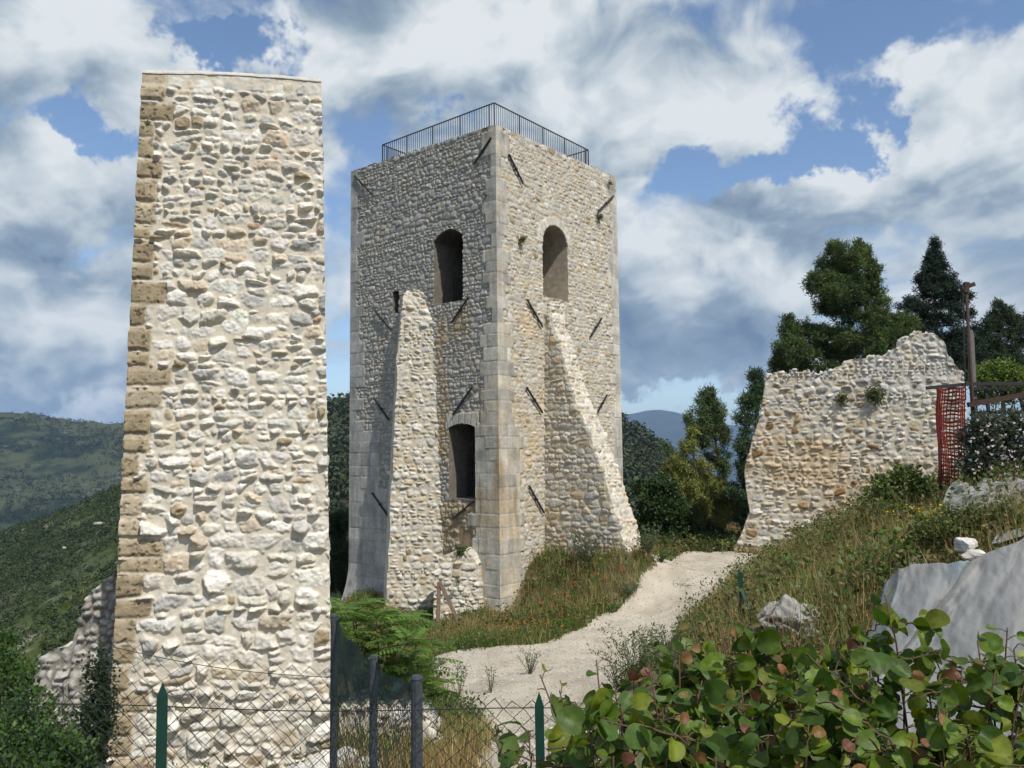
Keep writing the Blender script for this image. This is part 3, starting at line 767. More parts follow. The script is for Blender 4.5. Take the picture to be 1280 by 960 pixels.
tower = empty('tower', (TC[0], TC[1], -6.2))
tag(tower, 'tall square pale stone tower with iron railing on its roof', 'tower')
b = MB(); niche = []
rim = {}
for f_, D, n, hs, key in ((fL, UL, NL, HOLES_L, 'L'), (fR, VR, NR, HOLES_R, 'R')):
    nu, nz = int(TW / RES) + 1, int((13.0 - TB) / RES) + 1
    u = np.linspace(0, TW, nu); zt = TT + 0.20 * u / TW + np.where((u > 0.35) & (u < TW - .3), 0.07 * fbm(u * 2.2, u * 0 + (3.3 if key == 'L' else 8.1), 13, 3) + 0.03, 0)
    t = np.linspace(0, 1, nz)[:, None]
    U = u[None] + 0 * t; Z = TB + t * (zt[None] - TB)
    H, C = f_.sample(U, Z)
    H = H * np.minimum(1, np.minimum(U, TW - U) / 0.05)
    if key == 'L':
        fl = np.clip((-4.6 - Z) / 2.0, 0, 1.5) ** 2 * 0.30 * sstep(U, 5.0, 6.2)
    else: fl = 0 * U
    mid_mask = np.ones((nz - 1, nu - 1), bool)
    Um, Zm = (U[:-1, :-1] + U[1:, 1:]) / 2, (Z[:-1, :-1] + Z[1:, 1:]) / 2
    pos = tp(U, Z, D, n, H + fl)
    if key == 'L': pos[..., :2] += (fl * sstep(U, 7.0, 8.7))[..., None] * D
    for (u0, u1, z0, zs, ztp, dp) in hs:
        jag = 0.010
        m = arch_hole(Um + jag * fbm(Um * 5, Zm * 5, 17, 2), Zm + jag * fbm(Um * 5, Zm * 5, 18, 2), u0, u1, z0, zs, ztp)
        mid_mask &= ~m
        # reveal: sweep the ragged rim straight into the wall
        idx = np.argwhere(m)
        nb = []
        ms = set(map(tuple, idx))
        for j, i in ms:
            for (dj, di, a_, b_) in ((-1, 0, (j, i), (j, i + 1)), (1, 0, (j + 1, i + 1), (j + 1, i)), (0, -1, (j + 1, i), (j, i)), (0, 1, (j, i + 1), (j + 1, i + 1))):
                if (j + dj, i + di) not in ms: nb.append((a_, b_))
        ks = np.linspace(0, 1, 26)
        A = np.array([pos[a_] for a_, _ in nb]); B = np.array([pos[b_] for _, b_ in nb])
        # flush the starting depth progressively so the tunnel walls are plane
        stp = -v3(n)[None, None] * (ks * dp)[None, :, None]
        VA, VB = A[:, None] + stp, B[:, None] + stp
        rt = 0.02 * fbm(VA[..., 0] * 5 + VA[..., 1] * 3, VA[..., 2] * 5, 14, 3)
        ne = len(nb); K = len(ks)
        vv = np.concatenate([VA, VB], 1).reshape(-1, 3)
        base_i = np.arange(ne)[:, None] * 2 * K; kk = np.arange(K - 1)[None]
        qd = np.stack([base_i + kk, base_i + kk + 1, base_i + K + kk + 1, base_i + K + kk], -1).reshape(-1, 4)
        su = vv[:, :2] @ n; zz = vv[:, 2]
        cz = np.array([0.40, 0.33, 0.24] if key == 'R' else [0.21, 0.18, 0.14]) * (1 + 0.5 * vnoise(su * 6, zz * 5 + (vv[:, :2] @ D) * 4, 19)[:, None] + 0.3 * fbm(su * 12, zz * 12, 22, 3)[:, None])  # left-face reveals get a darker colour, painting in the shade of their depth
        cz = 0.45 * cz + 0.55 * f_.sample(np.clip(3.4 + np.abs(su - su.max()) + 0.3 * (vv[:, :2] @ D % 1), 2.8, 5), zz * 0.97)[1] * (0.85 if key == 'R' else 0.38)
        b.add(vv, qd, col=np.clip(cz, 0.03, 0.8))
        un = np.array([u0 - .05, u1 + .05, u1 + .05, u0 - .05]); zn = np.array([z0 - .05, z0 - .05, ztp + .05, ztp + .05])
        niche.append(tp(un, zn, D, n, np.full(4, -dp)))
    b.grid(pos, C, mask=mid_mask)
    rim[key] = pos[-1]
    # wall head running inwards
    S = pos[-1][None] + np.linspace(0, 1, 14)[:, None, None] * (-v3(n)) * 0.75
    S[..., 2] += 0.05 * fbm(S[..., 0] * 3, S[..., 1] * 3, 29, 3) * np.linspace(0, 1, 14)[:, None].clip(0, .3) * 3
    b.grid(S, np.array([0.5, 0.46, 0.39]) * (1 + 0.3 * fbm(S[..., 0] * 4, S[..., 1] * 4, 28)[..., None]))
# far faces and roof
cL = tp(np.array(TW), 0, UL)[:2]; cR = tp(np.array(TW), 0, VR)[:2]; cB = cL + VR * TW
for p0, p1 in ((cL, cB), (cB, cR)):
    s = np.linspace(0, 1, 60)[None, :, None]; t = np.linspace(0, 1, 90)[:, None]
    xy = (p0 * (1 - s) + p1 * s) + np.zeros((90, 1, 1)); Z = TB + t * (TT + 0.2 - TB) + 0 * s[..., 0]
    b.grid(np.concatenate([xy, Z[..., None]], -1), np.array([0.45, 0.42, 0.37]) * (1 + 0.4 * fbm(s[..., 0] * 30, Z * 3, 31)[..., None]))
rz = TT - 0.12
b.add(np.array([[*(TC + (UL + VR) * .1), rz], [*(cL + (VR - UL) * .1), rz], [*(cB - (UL + VR) * .1), rz], [*(cR + (UL - VR) * .1), rz]]), [[0, 1, 2, 3]], col=(0.42, 0.39, 0.34))
b.build('masonry_wall', M['tower_stone'], tower, True)
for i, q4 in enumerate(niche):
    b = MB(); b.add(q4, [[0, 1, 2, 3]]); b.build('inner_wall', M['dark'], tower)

# iron tie bars: pairs of end points (u, z) on each face
TIES = [('L', 8.4, 12.55, 7.24, 11.48), ('L', 1.12, 11.31, 0.2, 12.15), ('L', 6.95, 6.17, 5.91, 5.22), ('L', 2.38, 5.14, 1.45, 6.05), ('L', 7.03, 2.38, 6.06, 1.41), ('L', 2.32, 1.5, 1.29, 2.51),
        ('L', 7.12, -1.67, 6.1, -2.61), ('L', 2.35, -2.55, 1.2, -1.82),
        ('R', 0.74, 11.66, 1.62, 10.69), ('R', 7.06, 10.82, 8.38, 11.85), ('R', 1.78, 6.01, 2.75, 5.06), ('R', 6.21, 5.0, 7.14, 5.93), ('R', 1.66, 2.53, 2.67, 1.55), ('R', 6.7, 1.75, 7.45, 2.5), ('R', 1.73, -1.31, 2.68, -2.42)]
for key, u0, z0, u1, z1 in TIES:
    D, n = (UL, NL) if key == 'L' else (VR, NR)
    a = tp(np.array(u0), z0, D, n, np.array(0.045)); c = tp(np.array(u1), z1, D, n, np.array(0.045))
    b = MB(); b.bar(a, c, 0.058, 0.06, up=v3(n)); m_ = (a + c) / 2
    b.tube([m_ - v3(n) * 0.06, m_ + v3(n) * 0.05], 0.055, 8)
    b.build('tie_bar', M['iron'], tower)

# railing round the roof
RC = TC + 0.42 * (UL + VR); RLn = 6.6; zr0, zr1 = TT - 0.10, TT + 1.13
corn = [RC + UL * RLn, RC, RC + VR * RLn, RC + (UL + VR) * RLn]
b = MB(); posts = []
for i in range(4):
    p0, p1 = corn[i], corn[(i + 1) % 4]
    for z in (zr1, zr0 + 0.14):
        b.bar([*p0, z], [*p1, z], 0.05, 0.03)
    nb_ = 50
    for k in range(nb_):
        if k % 12 == 0: continue
        q = p0 + (p1 - p0) * k / nb_
        b.bar([*q, zr0 + 0.12], [*q, zr1], 0.021, up=(0, 1, 0))
    for k in range(0, nb_, 12): posts.append(p0 + (p1 - p0) * k / nb_)
rail = b.build('railing', M['iron'], tower)
for q in posts:
    b = MB(); b.bar([*q, zr0 - 0.1], [*q, zr1 + 0.01], 0.055, up=(0, 1, 0)); b.build('post', M['iron'], rail)
# grilles seen inside the openings
def grille(D, n, u0, u1, z0, z1, inset, num):
    b = MB()
    for z in (z0, z1): b.bar(tp(np.array(u0), z, D, n, np.array(-inset)), tp(np.array(u1), z, D, n, np.array(-inset)), 0.04)
    for k in range(num):
        u = u0 + (u1 - u0) * (k + .5) / num
        b.bar(tp(np.array(u), z0, D, n, np.array(-inset)), tp(np.array(u), z1, D, n, np.array(-inset)), 0.026, up=v3(n))
    b.build('window_grille', M['iron'], tower)
grille(UL, NL, 1.84, 3.18, 6.08, 7.25, 0.9, 12)
grille(VR, NR, 3.0, 3.75, 6.42, 7.55, 1.5, 7)
grille(UL, NL, 1.24, 2.56, -1.72, -0.1, 1.0, 12)

# ---- buttresses
PAL_B = [(5, (0.58, 0.555, 0.495)), (3, (0.54, 0.50, 0.42)), (1.5, (0.47, 0.455, 0.42)), (1.4, (0.51, 0.42, 0.30)), (0.4, (0.38, 0.31, 0.22))]
# left: a wedge whose lit face looks back past the corner
ny, nx = 440, 110
zz = np.linspace(-7.4, 6.75, ny)
ua = np.interp(zz, [-7.4, -1.07, 2.1, 5.4, 6.75], [2.86, 3.05, 3.18, 3.36, 4.1])
po = np.interp(zz, [-7.4, -5.5, -1, 3.7, 6.3, 6.75], [1.42, 1.34, 1.15, 0.80, 0.50, 0.18])
def _outer(px, z, p):
    u = np.linspace(1, 8.5, 1500); q = tp(u, np.full_like(u, z), UL, NL, np.full_like(u, p))
    loc = (q @ CR); return float(np.interp(-px, -(640 - FPX * loc[:, 0] / loc[:, 2]), u))
pxo = np.interp(zz, [-7.4, -5.5, -1.1, 3.8, 6.4, 6.75], [478, 483, 490, 497, 503, 508])
uo = np.array([_outer(a, z, p) for a, z, p in zip(pxo, zz, po)])
s = np.linspace(0, 1, nx)[None]
A = tp(ua, zz, UL, NL, np.full(ny, -0.12)); O = tp(uo, zz, UL, NL, po); Bk = tp(uo + 1.25 * po + 0.15, zz, UL, NL, np.full(ny, -0.12))
rag_ = (0.12 * fbm(zz * 1.3, zz * 0 + 4, 71, 3))[:, None]
O = O + rag_ * v3(UL)
f = Face(0, 4.2, -7.5, 7.0, 0.026)
rubble(f, 0.21, (1.0, 1.9), 73, (0.03, 0.11), PAL_B, (0.51, 0.445, 0.33), gap=0.035, edge=0.38, rag=0.6, facet=0.6, crisp=True, rough=0.008)
b = MB()
front = A[:, None] * (1 - s[..., None]) + O[:, None] * s[..., None]
nrm = normals_of(front, (0.3, -1, 0))
uu = np.linalg.norm(front[..., :2] - front[:, :1, :2], axis=-1)
H, C = f.sample(uu, front[..., 2]); Fb = front + nrm * H[..., None]
b.grid(Fb, C)
bk = Fb[:, -1][:, None] * (1 - s[..., None]) + Bk[:, None] * s[..., None]
b.grid(bk, f.sample(1.5 + 1.5 * s + 0 * zz[:, None], bk[..., 2])[1])
tri = np.stack([Fb[-1], np.linspace(0, 1, nx)[:, None] * (Bk[-1] - A[-1]) + A[-1]], 0); b.grid(tri, (0.5, 0.46, 0.38))
b.build('buttress', M['tower_stone'], tower, True)
# right: a raking spur with its flank towards us
zk = np.array([-7.4, -5.0, -3.61, -2.73, -1.07, 0.27, 1.57, 2.99, 5.07, 6.3])
pk = np.array([4.9, 4.2, 3.75, 3.40, 2.85, 2.34, 1.66, 1.08, 0.42, 0.12]); pk = pk * 0.97
ny, nx = 440, 150
zz = np.linspace(-7.4, 6.25, ny); pp = np.interp(zz, zk, pk) + 0.13 * fbm(zz * 1.2, zz * 0 + 2, 75, 3)
wth = np.interp(zz, [-7, 0, 6.3], [1.35, 1.15, 0.95]); u1 = np.interp(zz, [-7, 5.4, 6.3], [2.75, 3.02, 3.3])
A = tp(u1, zz, VR, NR, np.full(ny, -0.12)); O = tp(u1 + 0.03, zz, VR, NR, pp); O2 = tp(u1 + wth, zz, VR, NR, pp * 1.0); A2 = tp(u1 + wth, zz, VR, NR, np.full(ny, -0.12))
f = Face(0, 6.0, -7.5, 7.0, 0.028)
rubble(f, 0.23, (1.1, 2.3), 77, (0.025, 0.075), [(4, (0.50, 0.46, 0.385)), (3, (0.45, 0.405, 0.32)), (2, (0.42, 0.40, 0.37)), (1.5, (0.46, 0.37, 0.25)), (1, (0.56, 0.53, 0.47))], (0.46, 0.40, 0.30), gap=0.03, edge=0.35, rag=0.4, facet=0.3, rough=0.007)
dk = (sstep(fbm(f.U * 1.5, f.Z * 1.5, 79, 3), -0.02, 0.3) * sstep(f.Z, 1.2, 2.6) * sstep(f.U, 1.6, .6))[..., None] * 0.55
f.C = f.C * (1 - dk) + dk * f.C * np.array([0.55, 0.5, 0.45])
f2 = Face(0, 6.0, -7.5, 7.0, 0.028)
rubble(f2, 0.19, (0.9, 1.8), 83, (0.03, 0.12), PAL_B, (0.54, 0.48, 0.37), gap=0.03, edge=0.4, rag=0.45, facet=0.4, rough=0.008)
b = MB(); s = np.linspace(0, 1, nx)[None]
fr = A[:, None] * (1 - s[..., None]) + O[:, None] * s[..., None]
nr = normals_of(fr, v3(NL)); uu = np.linalg.norm(fr[..., :2] - fr[:, :1, :2], axis=-1); H, C = f.sample(uu, fr[..., 2])
ft_ = O[:, None] * (1 - s[:, :50, None] / s[0, 49]) + O2[:, None] * s[:, :50, None] / s[0, 49]
nf = normals_of(ft_, v3(NR)); uf = np.linalg.norm(ft_[..., :2] - ft_[:, :1, :2], axis=-1); Hf, Cf = f2.sample(uf, ft_[..., 2])
wc = sstep(uu, uu[:, -1:] - 0.12, uu[:, -1:])[..., None]
nr = nr * (1 - wc) + wc * nf[:, :1]; H = H * (1 - wc[..., 0]) + wc[..., 0] * Hf[:, :1]
C = C * (1 - wc) + wc * Cf[:, :1]
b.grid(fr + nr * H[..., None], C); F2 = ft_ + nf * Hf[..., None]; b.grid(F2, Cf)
s3 = np.linspace(0, 1, 60)[None]
fb = F2[:, -1][:, None] * (1 - s3[..., None]) + A2[:, None] * s3[..., None]; b.grid(fb, f2.sample(1 + 2 * s3 + 0 * zz[:, None], fb[..., 2])[1])
tp_ = np.stack([A[-1] * (1 - k) + O[-1] * k for k in np.linspace(0, 1, 50)]); b.grid(np.stack([F2[-1], A2[-1] + 0 * F2[-1]], 0), (0.5, 0.46, 0.38))
b.build('buttress', M['tower_stone'], tower, True)
local(tower)

# ---- small ruined stub against the tower's foot
ny, nx = 150, 110
f = Face(0, 7, -7.6, -3.0, 0.024)
rubble(f, 0.20, (1.0, 2.0), 87, (0.03, 0.11), PAL_B, (0.52, 0.47, 0.37), gap=0.03, edge=0.42, rag=0.5, facet=0.4, rough=0.009)
t = np.linspace(0, 1, ny)[:, None]; s = np.linspace(0, 1, nx)[None]
uL, uR = 2.25, 0.66 + 0.30 * t
U = uL * (1 - s) + uR * s
ztop = np.interp(U, [0.6, 0.95, 1.15, 1.5, 1.8, 2.3], [-4.9, -4.2, -3.85, -3.6, -3.75, -3.95]) + 0.06 * fbm(U * 2.5, U * 0, 89, 3)
Z = -7.5 + t * (ztop + 7.5)
front = tp(U, Z, UL, NL, 1.30 - 0.95 * s - 0.2 * t)
b = MB(); block_wall(b, front, f, -v3(NL) * 1.0, capc=(0.54, 0.50, 0.42), cap_bump=0.1)
tag(b.build('ruined_wall', M['tower_stone'], smooth=True), 'short broken wall stub against the tower foot below the doorway', 'ruin', 'ruined walls', 'thing')

# ---- ruined wall at the right
A0, B0 = P(925, 690, 37.5), P(1215, 640, 34.5)
dxy = (B0 - A0)[:2]; WL = np.linalg.norm(dxy); dxy = dxy / WL
nrw = np.array([dxy[1], -dxy[0]])
def ru(px, py):
    d = P(px, py, 1.0); t = np.dot(A0[:2], nrw) / np.dot(d[:2], nrw); q = d * t
    return float((q[:2] - A0[:2]) @ dxy), float(q[2])
tops = [ru(*p) for p in [(957, 468), (985, 466), (1010, 463), (1022, 468), (1040, 461), (1065, 450), (1085, 446), (1105, 445), (1112, 436), (1125, 432), (1128, 421), (1145, 415), (1165, 418), (1180, 424), (1184, 440), (1192, 452), (1205, 468), (1208, 500), (1215, 520)]]
lefts = [ru(*p) for p in [(918, 684), (930, 660), (938, 640), (932, 605), (930, 590), (938, 560), (950, 520), (955, 490), (957, 468)]]
tu, tz = np.array(tops).T; lz = np.array([l[1] for l in lefts]); lu = np.array([l[0] for l in lefts])
o_ = np.argsort(tu); tu, tz = tu[o_], tz[o_]
ny, nx = 300, 330
t = np.linspace(0, 1, ny)[:, None]; s = np.linspace(0, 1, nx)[None]
zb = -6.2
Zt0 = np.interp(tu[0] + s * (WL - tu[0]), tu, tz)
Zt0 = Zt0 + 0.09 * fbm(s * 26, s * 0, 91, 3) + 0.05 * np.sign(fbm(s * 40, s * 0 + 3, 92, 2))
Z = zb + t * (Zt0 - zb)
ul = np.interp(Z, lz[np.argsort(lz)], lu[np.argsort(lz)]) + 0.06 * fbm(Z * 2, Z * 0, 94, 3)
blend = (1 - s) ** 3
Ux = (tu[0] + s * (WL - tu[0])) + blend * (ul - tu[0])
front = np.concatenate([A0[:2] + Ux[..., None] * dxy + 0 * Z[..., None], Z[..., None]], -1)
f = Face(-0.8, WL + 0.5, zb - .1, tz.max() + 0.5, 0.03)
PAL_W = [(5, (0.55, 0.525, 0.47)), (2.5, (0.50, 0.455, 0.37)), (3, (0.42, 0.41, 0.385)), (1.2, (0.42, 0.33, 0.215)), (1.0, (0.25, 0.17, 0.095)), (2.5, (0.60, 0.58, 0.53))]
rubble(f, 0.235, (0.9, 2.2), 97, (0.03, 0.13), PAL_W, (0.53, 0.47, 0.36), gap=0.04, edge=0.35, rag=0.75, facet=0.65, crisp=True, rough=0.012)
w = (sstep(fbm(f.U * 0.35, f.Z * 0.5, 98, 3) - 0.16 * np.abs(f.Z + 0.8) - 0.05 * np.abs(f.U - 4) + 0.6, 0.0, 0.6) * (0.45 + 0.55 * f.stone))[..., None] * 0.75
f.C = f.C * (1 - w) + w * f.C * np.array([0.92, 0.70, 0.44])
gw = (sstep(f.Z, 1.2, 2.6) * sstep(fbm(f.U * .8, f.Z * .8, 113, 3), -.3, .2))[..., None] * .55
f.C = f.C * (1 - gw) + gw * (f.C.mean(-1, keepdims=True) * np.array([1.0, .985, .95]))
b = MB(); block_wall(b, front, f, -np.array([*nrw, 0]) * 1.3 if nrw[1] < 0 else np.array([*nrw, 0]) * 1.3, fu=Ux, capc=(0.55, 0.52, 0.46), cap_bump=0.2, side=0.06)
tag(b.build('ruined_wall', M['tower_stone'], smooth=True), 'long ruined stone wall with a stepped broken top below the pine trees', 'ruin', 'ruined walls', 'thing')

# ---- low broken wall running off left of the pillar
ny, nx = 190, 120
pts_t = [(47, 842), (52, 822), (72, 812), (92, 806), (97, 782), (104, 764), (112, 745), (128, 728), (150, 716), (200, 700)]
wt_ = np.array([P(px, py, 12.6) for px, py in pts_t])
t = np.linspace(0, 1, ny)[:, None]; s = np.linspace(0, 1, nx)[None]
xs_ = wt_[0, 0] + s * (wt_[-1, 0] - wt_[0, 0]); zt_ = np.interp(xs_, wt_[:, 0], wt_[:, 2]) + 0.08 * fbm(s * 14, s * 0, 99, 3)
zb = -6.6; Z = zb + t * (zt_ - zb)
X = xs_ - (1 - t) * 0.35 * (1 - s)
front = np.stack([X, 12.6 + 0.12 * fbm(X * 2, Z * 2, 101, 3) - 0.25 * (1 - t) + 0 * X, Z], -1)
f = Face(-1, 4, zb - .1, -1.0, 0.016)
rubble(f, 0.14, (0.9, 2.0), 103, (0.03, 0.10), [(4, (0.38, 0.37, 0.35)), (3, (0.46, 0.44, 0.40)), (2, (0.27, 0.26, 0.245))], (0.22, 0.20, 0.165), gap=0.03, edge=0.25, rag=0.6, facet=0.6, rough=0.014, crisp=True)
b = MB(); block_wall(b, front, f, np.array([0.1, 1.0, 0]), capc=(0.46, 0.44, 0.41), cap_bump=0.12)
tag(b.build('ruined_wall', M['rock'], smooth=True), 'low grey tumbled wall sloping down on the left of the tall pillar', 'ruin', 'ruined walls', 'thing')
# ---- low rubble wall behind the netted fence
ny, nx = 70, 130
a0, a1 = P(424, 885, 12.8), P(540, 890, 13.4)
t = np.linspace(0, 1, ny)[:, None]; s = np.linspace(0, 1, nx)[None]
ztop = np.interp(s, [0, .2, .45, .7, .85, 1], [a0[2] - .05, a0[2] + .02, a0[2] - .05, a0[2], a0[2] - .2, a0[2] - .55]) + 0.07 * fbm(s * 9, s * 0, 106, 3)
zb = -6.2; Z = zb + t * (ztop - zb)
front = np.stack([a0[0] + (a1[0] - a0[0] + .1 * (1 - t)) * s + 0 * Z, a0[1] + (a1[1] - a0[1]) * s + 0.1 * fbm(s * 6 + 0 * t, t * 3 + 0 * s, 107, 2) - .2 * (1 - t), Z], -1)
f = Face(0, 7, zb - .1, -3, 0.018)
rubble(f, 0.2, (0.9, 1.9), 109, (0.04, 0.15), PAL_B, (0.5, 0.45, 0.36), gap=0.03, edge=0.5, rag=0.5, facet=0.5, rough=0.012)
b = MB(); block_wall(b, front, f, np.array([0, 0.9, 0]), capc=(0.56, 0.53, 0.46), cap_bump=0.1)
tag(b.build('ruined_wall', M['rock'], smooth=True), 'low whitish rubble wall behind the dark green netting', 'ruin', 'ruined walls', 'thing')
# ---------------------------------------------------------------- vegetation
def rand_dirs(n, up=0.0):
    d = rng.normal(size=(n, 3)); d[:, 2] += up; return d / np.linalg.norm(d, axis=1)[:, None]
def blades_quads(c, d, L, w, cols, side=None):
    """diamond leaves/needles: base c, direction d, length L, half width w"""
    n = len(c)
    if side is None:
        side = np.cross(d, rng.normal(size=(n, 3))); side /= np.linalg.norm(side, axis=1)[:, None] + 1e-9
    L = np.broadcast_to(L, (n,))[:, None]; w = np.broadcast_to(w, (n,))[:, None]
    v = np.stack([c, c + d * L * .45 + side * w, c + d * L, c + d * L * .45 - side * w], 1)
    return v.reshape(-1, 3), np.arange(4 * n).reshape(-1, 4), np.repeat(cols, 4, 0)
def lobes_world(lobes, Y):
    out = []
    for l in lobes:
        px, py, rx, ry = l[:4]; dy = l[4] if len(l) > 4 else 0.0
        c = P(px, py, Y + dy); s = (Y + dy) / FPX
        out.append((c, np.array([rx * s, (rx + ry) / 2 * s, ry * s])))
    return out
def puffs_in(lobes, per_m2, gap_seed=0):
    C, Rr, Nn = [], [], []
    for c, r in lobes:
        area = 4 * math.pi * (np.prod(r)) ** (2 / 3)
        n = max(6, int(area * per_m2))
        d = rand_dirs(n); rad = rng.uniform(0.35, 1.08, n) ** 0.6
        d2 = d * (1 + 0.28 * np.stack([fbm(d[:, 0] * 2 + c[0], d[:, 2] * 2 + c[2], 160 + gap_seed, 2)] * 3, 1))
        C.append(c + d2 * rad[:, None] * r); Rr.append(np.full(n, np.prod(r) ** (1 / 3))); Nn.append(d)
    return np.concatenate(C), np.concatenate(Rr), np.concatenate(Nn)
def limbs(mb, base, lobes, trunk_r, top=None, bend=0.3):
    top = top if top is not None else max((c for c, r in lobes), key=lambda c: c[2])
    base = np.asarray(base, float); top = np.asarray(top, float)
    t = np.linspace(0, 1, 10)[:, None]
    path = base + (top - base) * t + np.stack([np.sin(t[:, 0] * 5) * bend * .3, np.cos(t[:, 0] * 4) * bend * .2, 0 * t[:, 0]], -1) * np.sin(t * math.pi)
    mb.tube(path, trunk_r * (1 - 0.85 * t[:, 0]), 8)
    for c, r in lobes:
        k = np.argmin(np.abs(path[:, 2] - (c[2] - r[2] * .9))); p0 = path[k]
        m = (p0 + c) / 2 + np.array([0, 0, 0.1])
        mb.tube(np.array([p0, m, c]), [trunk_r * .3, trunk_r * .2, trunk_r * .06], 5)
def conifer(name, label, base, lobes, Y, col, per=9, needles=60, nl=0.26, nw=0.022, up=0.5, trunk_r=0.16, group=None, bend=0.4, var=0.3, top=None, cat='tree', airy=-.16):
    lw = lobes_world(lobes, Y)
    base = np.asarray(base, float)
    root = empty(name, base); tag(root, label, cat, group)
    pc, pr, pn = puffs_in(lw, per)
    kp = fbm(pc[:, 0] * 1.3 + pc[:, 1] * .9, pc[:, 2] * 1.5 - pc[:, 1] * .7, 260, 3) > airy
    pc = pc[kp]; n = len(pc)
    d = rand_dirs(n * needles, up) ; c = np.repeat(pc, needles, 0) + rand_dirs(n * needles) * (rng.random((n * needles, 1)) ** .5) * 0.27
    pcol = 1.7 * np.array(col) * rng.uniform(1 - var, 1 + var, (n, 1)) * (1 + rng.normal(0, .06, (n, 3)))
    cc = np.repeat(pcol, needles, 0) * rng.uniform(.75, 1.25, (n * needles, 1))
    v, q, cl = blades_quads(c, d, rng.uniform(.7, 1.2, n * needles) * nl, nw, cc)
    mesh_np('crown', v, q, M['needle'], root, np.clip(cl, .003, 1), False)
    b = MB(); limbs(b, base, lw, trunk_r, top, bend); b.build('trunk', M['bark'], root, True)
    local(root); return root
def broadleaf(name, label, base, lobes, Y, col, per=14, leaves=40, ls=0.07, trunk_r=0.05, group=None, cat='bush', var=0.3, stems=True, spread=0.16, young=None):
    lw = lobes_world(lobes, Y); base = np.asarray(base, float)
    root = empty(name, base); tag(root, label, cat, group)
    pc, pr, pn = puffs_in(lw, per); n = len(pc); m = n * leaves
    c = np.repeat(pc, leaves, 0) + rand_dirs(m) * (rng.random((m, 1)) ** .5) * spread
    d = rand_dirs(m, 0.25); nrm = np.cross(d, rand_dirs(m, 0.0)); nrm /= np.linalg.norm(nrm, axis=1)[:, None] + 1e-9
    pcol = np.array(col) * rng.uniform(1 - var, 1 + var, (n, 1))
    if young is not None:
        k = rng.random((n, 1)) < 0.22; pcol = np.where(k, np.array(young), pcol)
    cc = np.repeat(pcol, leaves, 0) * rng.uniform(.7, 1.3, (m, 1)) * (1 + rng.normal(0, .07, (m, 3)))
    L = rng.uniform(.7, 1.3, m) * ls
    v, q, cl = blades_quads(c, d, L, L * .30, cc, nrm)
    mesh_np('foliage', v, q, M['leaf'], root, np.clip(cl, .003, 1), False)
    if stems:
        b = MB()
        for c_, r in lw:
            mid = (base + c_) / 2 + rng.normal(0, .12, 3) * r.mean()
            b.tube(np.array([base, mid, c_]), [trunk_r, trunk_r * .7, trunk_r * .25], 5)
        b.build('stem', M['bark'], root, True)
    local(root); return root

TG = 'trees behind the ruined wall'
PINE = (0.046, 0.066, 0.021); DPINE = (0.028, 0.041, 0.021); YPINE = (0.105, 0.105, 0.022)
conifer('pine_tree', 'large round topped pine with a wide lower crown rising behind the ruined wall', on(P(1060, 600, 46)[0], 46),
        [(1062, 318, 26, 22), (1045, 340, 26, 22, 1), (1080, 343, 22, 26, -1), (1028, 356, 22, 16), (1060, 368, 38, 18, -1), (1092, 378, 18, 18), (1045, 384, 26, 13, 1),
         (1078, 408, 42, 24, -1), (1118, 408, 32, 18), (1100, 432, 46, 24, -1), (1040, 428, 34, 22), (1008, 424, 22, 22, 1), (988, 412, 12, 16), (990, 440, 24, 18, -1), (974, 458, 12, 16), (1030, 455, 40, 20)], 46, PINE, per=8, needles=75, trunk_r=0.3, group=TG)
conifer('conifer_tree', 'dark pointed conifer beside the rusty pole', on(P(1172, 600, 49)[0], 49),
        [(1168, 303, 3, 11), (1168, 320, 10, 10), (1170, 334, 17, 9), (1160, 348, 16, 8), (1184, 350, 17, 7), (1170, 364, 30, 10), (1194, 372, 19, 8), (1148, 380, 24, 11), (1172, 388, 28, 12), (1200, 392, 20, 8),
         (1150, 402, 18, 12), (1176, 412, 38, 16), (1212, 410, 14, 8), (1190, 436, 40, 18), (1165, 440, 36, 20), (1215, 440, 18, 16), (1190, 465, 34, 20)], 49, (0.018, 0.029, 0.019), per=11, needles=70, nl=0.2, nw=0.024, up=-0.25, trunk_r=0.25, group=TG, var=.25)
conifer('pine_tree', 'loose dark pine at the right edge behind the wire panel', on(P(1255, 600, 52)[0], 52),
        [(1248, 388, 9, 12), (1243, 402, 12, 14), (1262, 400, 8, 16), (1236, 425, 17, 16), (1258, 428, 20, 18), (1280, 415, 14, 22), (1250, 452, 28, 16), (1282, 450, 20, 22), (1230, 450, 16, 16), (1262, 470, 34, 18)], 52, DPINE, per=8, needles=60, trunk_r=0.22, group=TG)
conifer('pine_tree', 'slim dark green pine standing behind a yellowish pine between tower and ruined wall', on(P(915, 640, 48)[0], 48),
        [(884, 494, 9, 9), (878, 508, 13, 12), (895, 512, 10, 14), (870, 528, 12, 14), (888, 530, 17, 14), (900, 546, 13, 14), (876, 550, 18, 14), (862, 570, 12, 12), (894, 568, 17, 12), (905, 585, 9, 12), (835, 560, 9, 8)], 48, (0.056, 0.080, 0.030), per=9, needles=65, trunk_r=0.13, group=TG, top=P(884, 500, 48))
conifer('pine_tree', 'bushy yellow green pine left of the ruined wall', on(P(880, 670, 43)[0], 43),
        [(866, 548, 6, 10), (862, 562, 11, 11), (874, 572, 12, 12), (850, 582, 18, 11), (878, 592, 18, 13), (838, 597, 12, 9), (858, 608, 24, 12), (892, 612, 22, 13), (876, 632, 32, 14), (848, 632, 22, 12), (905, 638, 18, 14), (872, 655, 38, 13)], 43, (0.112, 0.122, 0.034), per=9, needles=65, trunk_r=0.13, group=TG)
